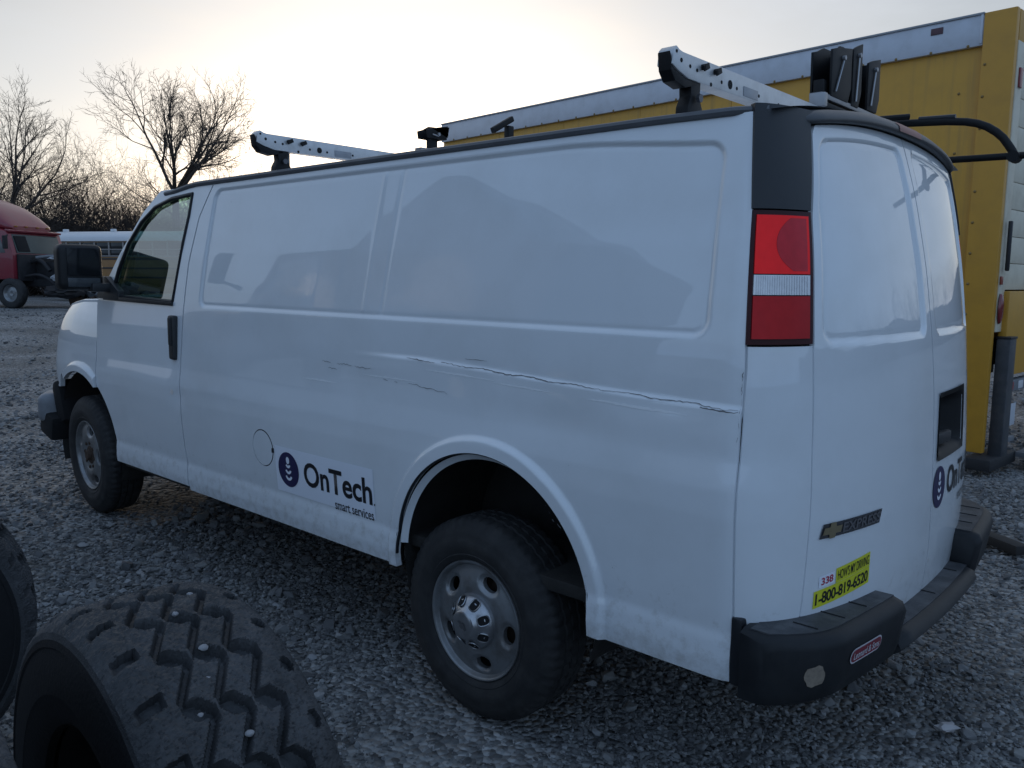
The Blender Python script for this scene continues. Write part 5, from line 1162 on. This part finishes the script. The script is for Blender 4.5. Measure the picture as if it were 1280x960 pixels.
mm = N.new('ShaderNodeMix'); mm.data_type = 'RGBA'; mm.blend_type = 'MULTIPLY'; mm.inputs['Factor'].default_value = 1; L.new(cr_.outputs['Color'], mm.inputs['A']); L.new(mr.outputs['Result'], mm.inputs['B']); L.new(mm.outputs['Result'], b.inputs['Base Color'])
stones = bpy.data.collections.new('gravel_kinds')
for k in range(7):
    rr = random.Random(300 + k); bm = bmesh.new()
    for _ in range(15):
        d = Vector((rr.gauss(0, 1), rr.gauss(0, 1), rr.gauss(0, 1))).normalized() * (0.8 + 0.35 * rr.random()); d.z *= 0.68; d.x *= 1.15; bm.verts.new(d)
    bmesh.ops.convex_hull(bm, input=bm.verts)
    me = bpy.data.meshes.new('gravel_kind'); bm.to_mesh(me); bm.free(); me.materials.append(STONE)
    so = bpy.data.objects.new('gravel_kind', me); stones.objects.link(so)
def scatter(n_try, dmin, dmax, dens, rmin, rmax, seed, azc=-0.7324, half=R(52)):
    """stones by true density per square metre, falling with the distance from where they are looked at"""
    g = np.random.default_rng(seed); area = half * (dmax ** 2 - dmin ** 2); n = int(area * dens)
    d = np.sqrt(g.random(n) * (dmax ** 2 - dmin ** 2) + dmin ** 2); a = azc + (g.random(n) * 2 - 1) * half
    x = CAM_LOC.x + np.sin(a) * d; y = CAM_LOC.y + np.cos(a) * d
    r_ = rmin + (rmax - rmin) * g.random(n) ** 2.2
    return x, y, r_
X, Y, S = [], [], []
for args in ((0, 0.8, 3.2, 3600, 0.0045, 0.0145, 1), (0, 0.8, 3.4, 40, 0.014, 0.030, 11), (0, 3.2, 5.5, 2200, 0.0055, 0.0165, 2), (0, 3.2, 6.0, 45, 0.02, 0.040, 12), (0, 5.5, 9, 600, 0.009, 0.024, 3), (0, 9, 16, 110, 0.013, 0.036, 4), (0, 16, 34, 16, 0.016, 0.045, 5)):
    x, y, r_ = scatter(*args); X.append(x); Y.append(y); S.append(r_)
X = np.concatenate(X); Y = np.concatenate(Y); S = np.concatenate(S)
# wheel tracks worn finer and damper: fewer stones in patches
pn = np.sin(X * 1.7 + 2) * np.sin(Y * 1.3 + X * .4) + 0.6 * np.sin(X * 3.9 + Y * 2.7 + 1)
S = S * np.clip(1.0 + 0.28 * pn, 0.62, 1.2)
kp = (RNG.random(len(X)) < np.clip(0.88 + 0.55 * pn, 0.25, 1.0)); X, Y, S = X[kp], Y[kp], S[kp]
Z = ground_z(X, Y) + S * 0.12 + 0.004 * RNG.random(len(X))
me = bpy.data.meshes.new('gravel'); me.vertices.add(len(X)); me.vertices.foreach_set('co', np.stack([X, Y, Z], -1).reshape(-1))
at_ = me.attributes.new('scl', 'FLOAT_VECTOR', 'POINT'); sc = S[:, None] * (0.75 + 0.5 * RNG.random((len(S), 3))); at_.data.foreach_set('vector', sc.reshape(-1))
at_ = me.attributes.new('rot', 'FLOAT_VECTOR', 'POINT'); ro = np.stack([RNG.normal(0, .35, len(S)), RNG.normal(0, .35, len(S)), RNG.random(len(S)) * 6.283], -1); at_.data.foreach_set('vector', ro.reshape(-1))
me.update()
go = bpy.data.objects.new('gravel', me); C.objects.link(go); go['kind'] = 'stuff'; go['label'] = 'loose grey gravel covering the yard'; go['category'] = 'gravel'
ng = bpy.data.node_groups.new('gravel_nodes', 'GeometryNodeTree'); ng.interface.new_socket('Geometry', in_out='INPUT', socket_type='NodeSocketGeometry'); ng.interface.new_socket('Geometry', in_out='OUTPUT', socket_type='NodeSocketGeometry')
gi = ng.nodes.new('NodeGroupInput'); g_o = ng.nodes.new('NodeGroupOutput'); ip = ng.nodes.new('GeometryNodeInstanceOnPoints'); ci = ng.nodes.new('GeometryNodeCollectionInfo'); ci.inputs['Collection'].default_value = stones
ci.inputs['Separate Children'].default_value = True; ci.inputs['Reset Children'].default_value = True
a1 = ng.nodes.new('GeometryNodeInputNamedAttribute'); a1.data_type = 'FLOAT_VECTOR'; a1.inputs['Name'].default_value = 'scl'
a2 = ng.nodes.new('GeometryNodeInputNamedAttribute'); a2.data_type = 'FLOAT_VECTOR'; a2.inputs['Name'].default_value = 'rot'
e2r = ng.nodes.new('FunctionNodeEulerToRotation')
ng.links.new(gi.outputs[0], ip.inputs['Points']); ng.links.new(ci.outputs[0], ip.inputs['Instance']); ip.inputs['Pick Instance'].default_value = True
ng.links.new(a1.outputs['Attribute'], ip.inputs['Scale']); ng.links.new(a2.outputs['Attribute'], e2r.inputs['Euler']); ng.links.new(e2r.outputs['Rotation'], ip.inputs['Rotation']); ng.links.new(ip.outputs[0], g_o.inputs[0])
go.modifiers.new('scatter', 'NODES').node_group = ng
# odd bits lying on the gravel
pk_ = box('timber_offcut', (0, 0, 0), (0.36, 0.10, 0.06), mat('wet_timber', (0.025, 0.023, 0.022), 0.8, 0, 0.4, 20), None, 0.012, Matrix.Rotation(R(-35), 3, 'Z')); pk_.location = (0.96, 2.70, 0.045); tag(pk_, 'dark timber offcut on the gravel behind the rear bumper', 'timber')
rk_ = crumple('pale_rock', (0, 0, 0), (0.050, 0.028, 0.018), mat('pale_rock_grey', (0.42, 0.40, 0.40), 0.9, 0, 0.15, 20), None, 7, 2); rk_.location = (1.327, 0.153, 0.02); rk_.rotation_euler = (0, 0.1, 0.9); tag(rk_, 'pale flat rock on the gravel in the lower right corner', 'rock')
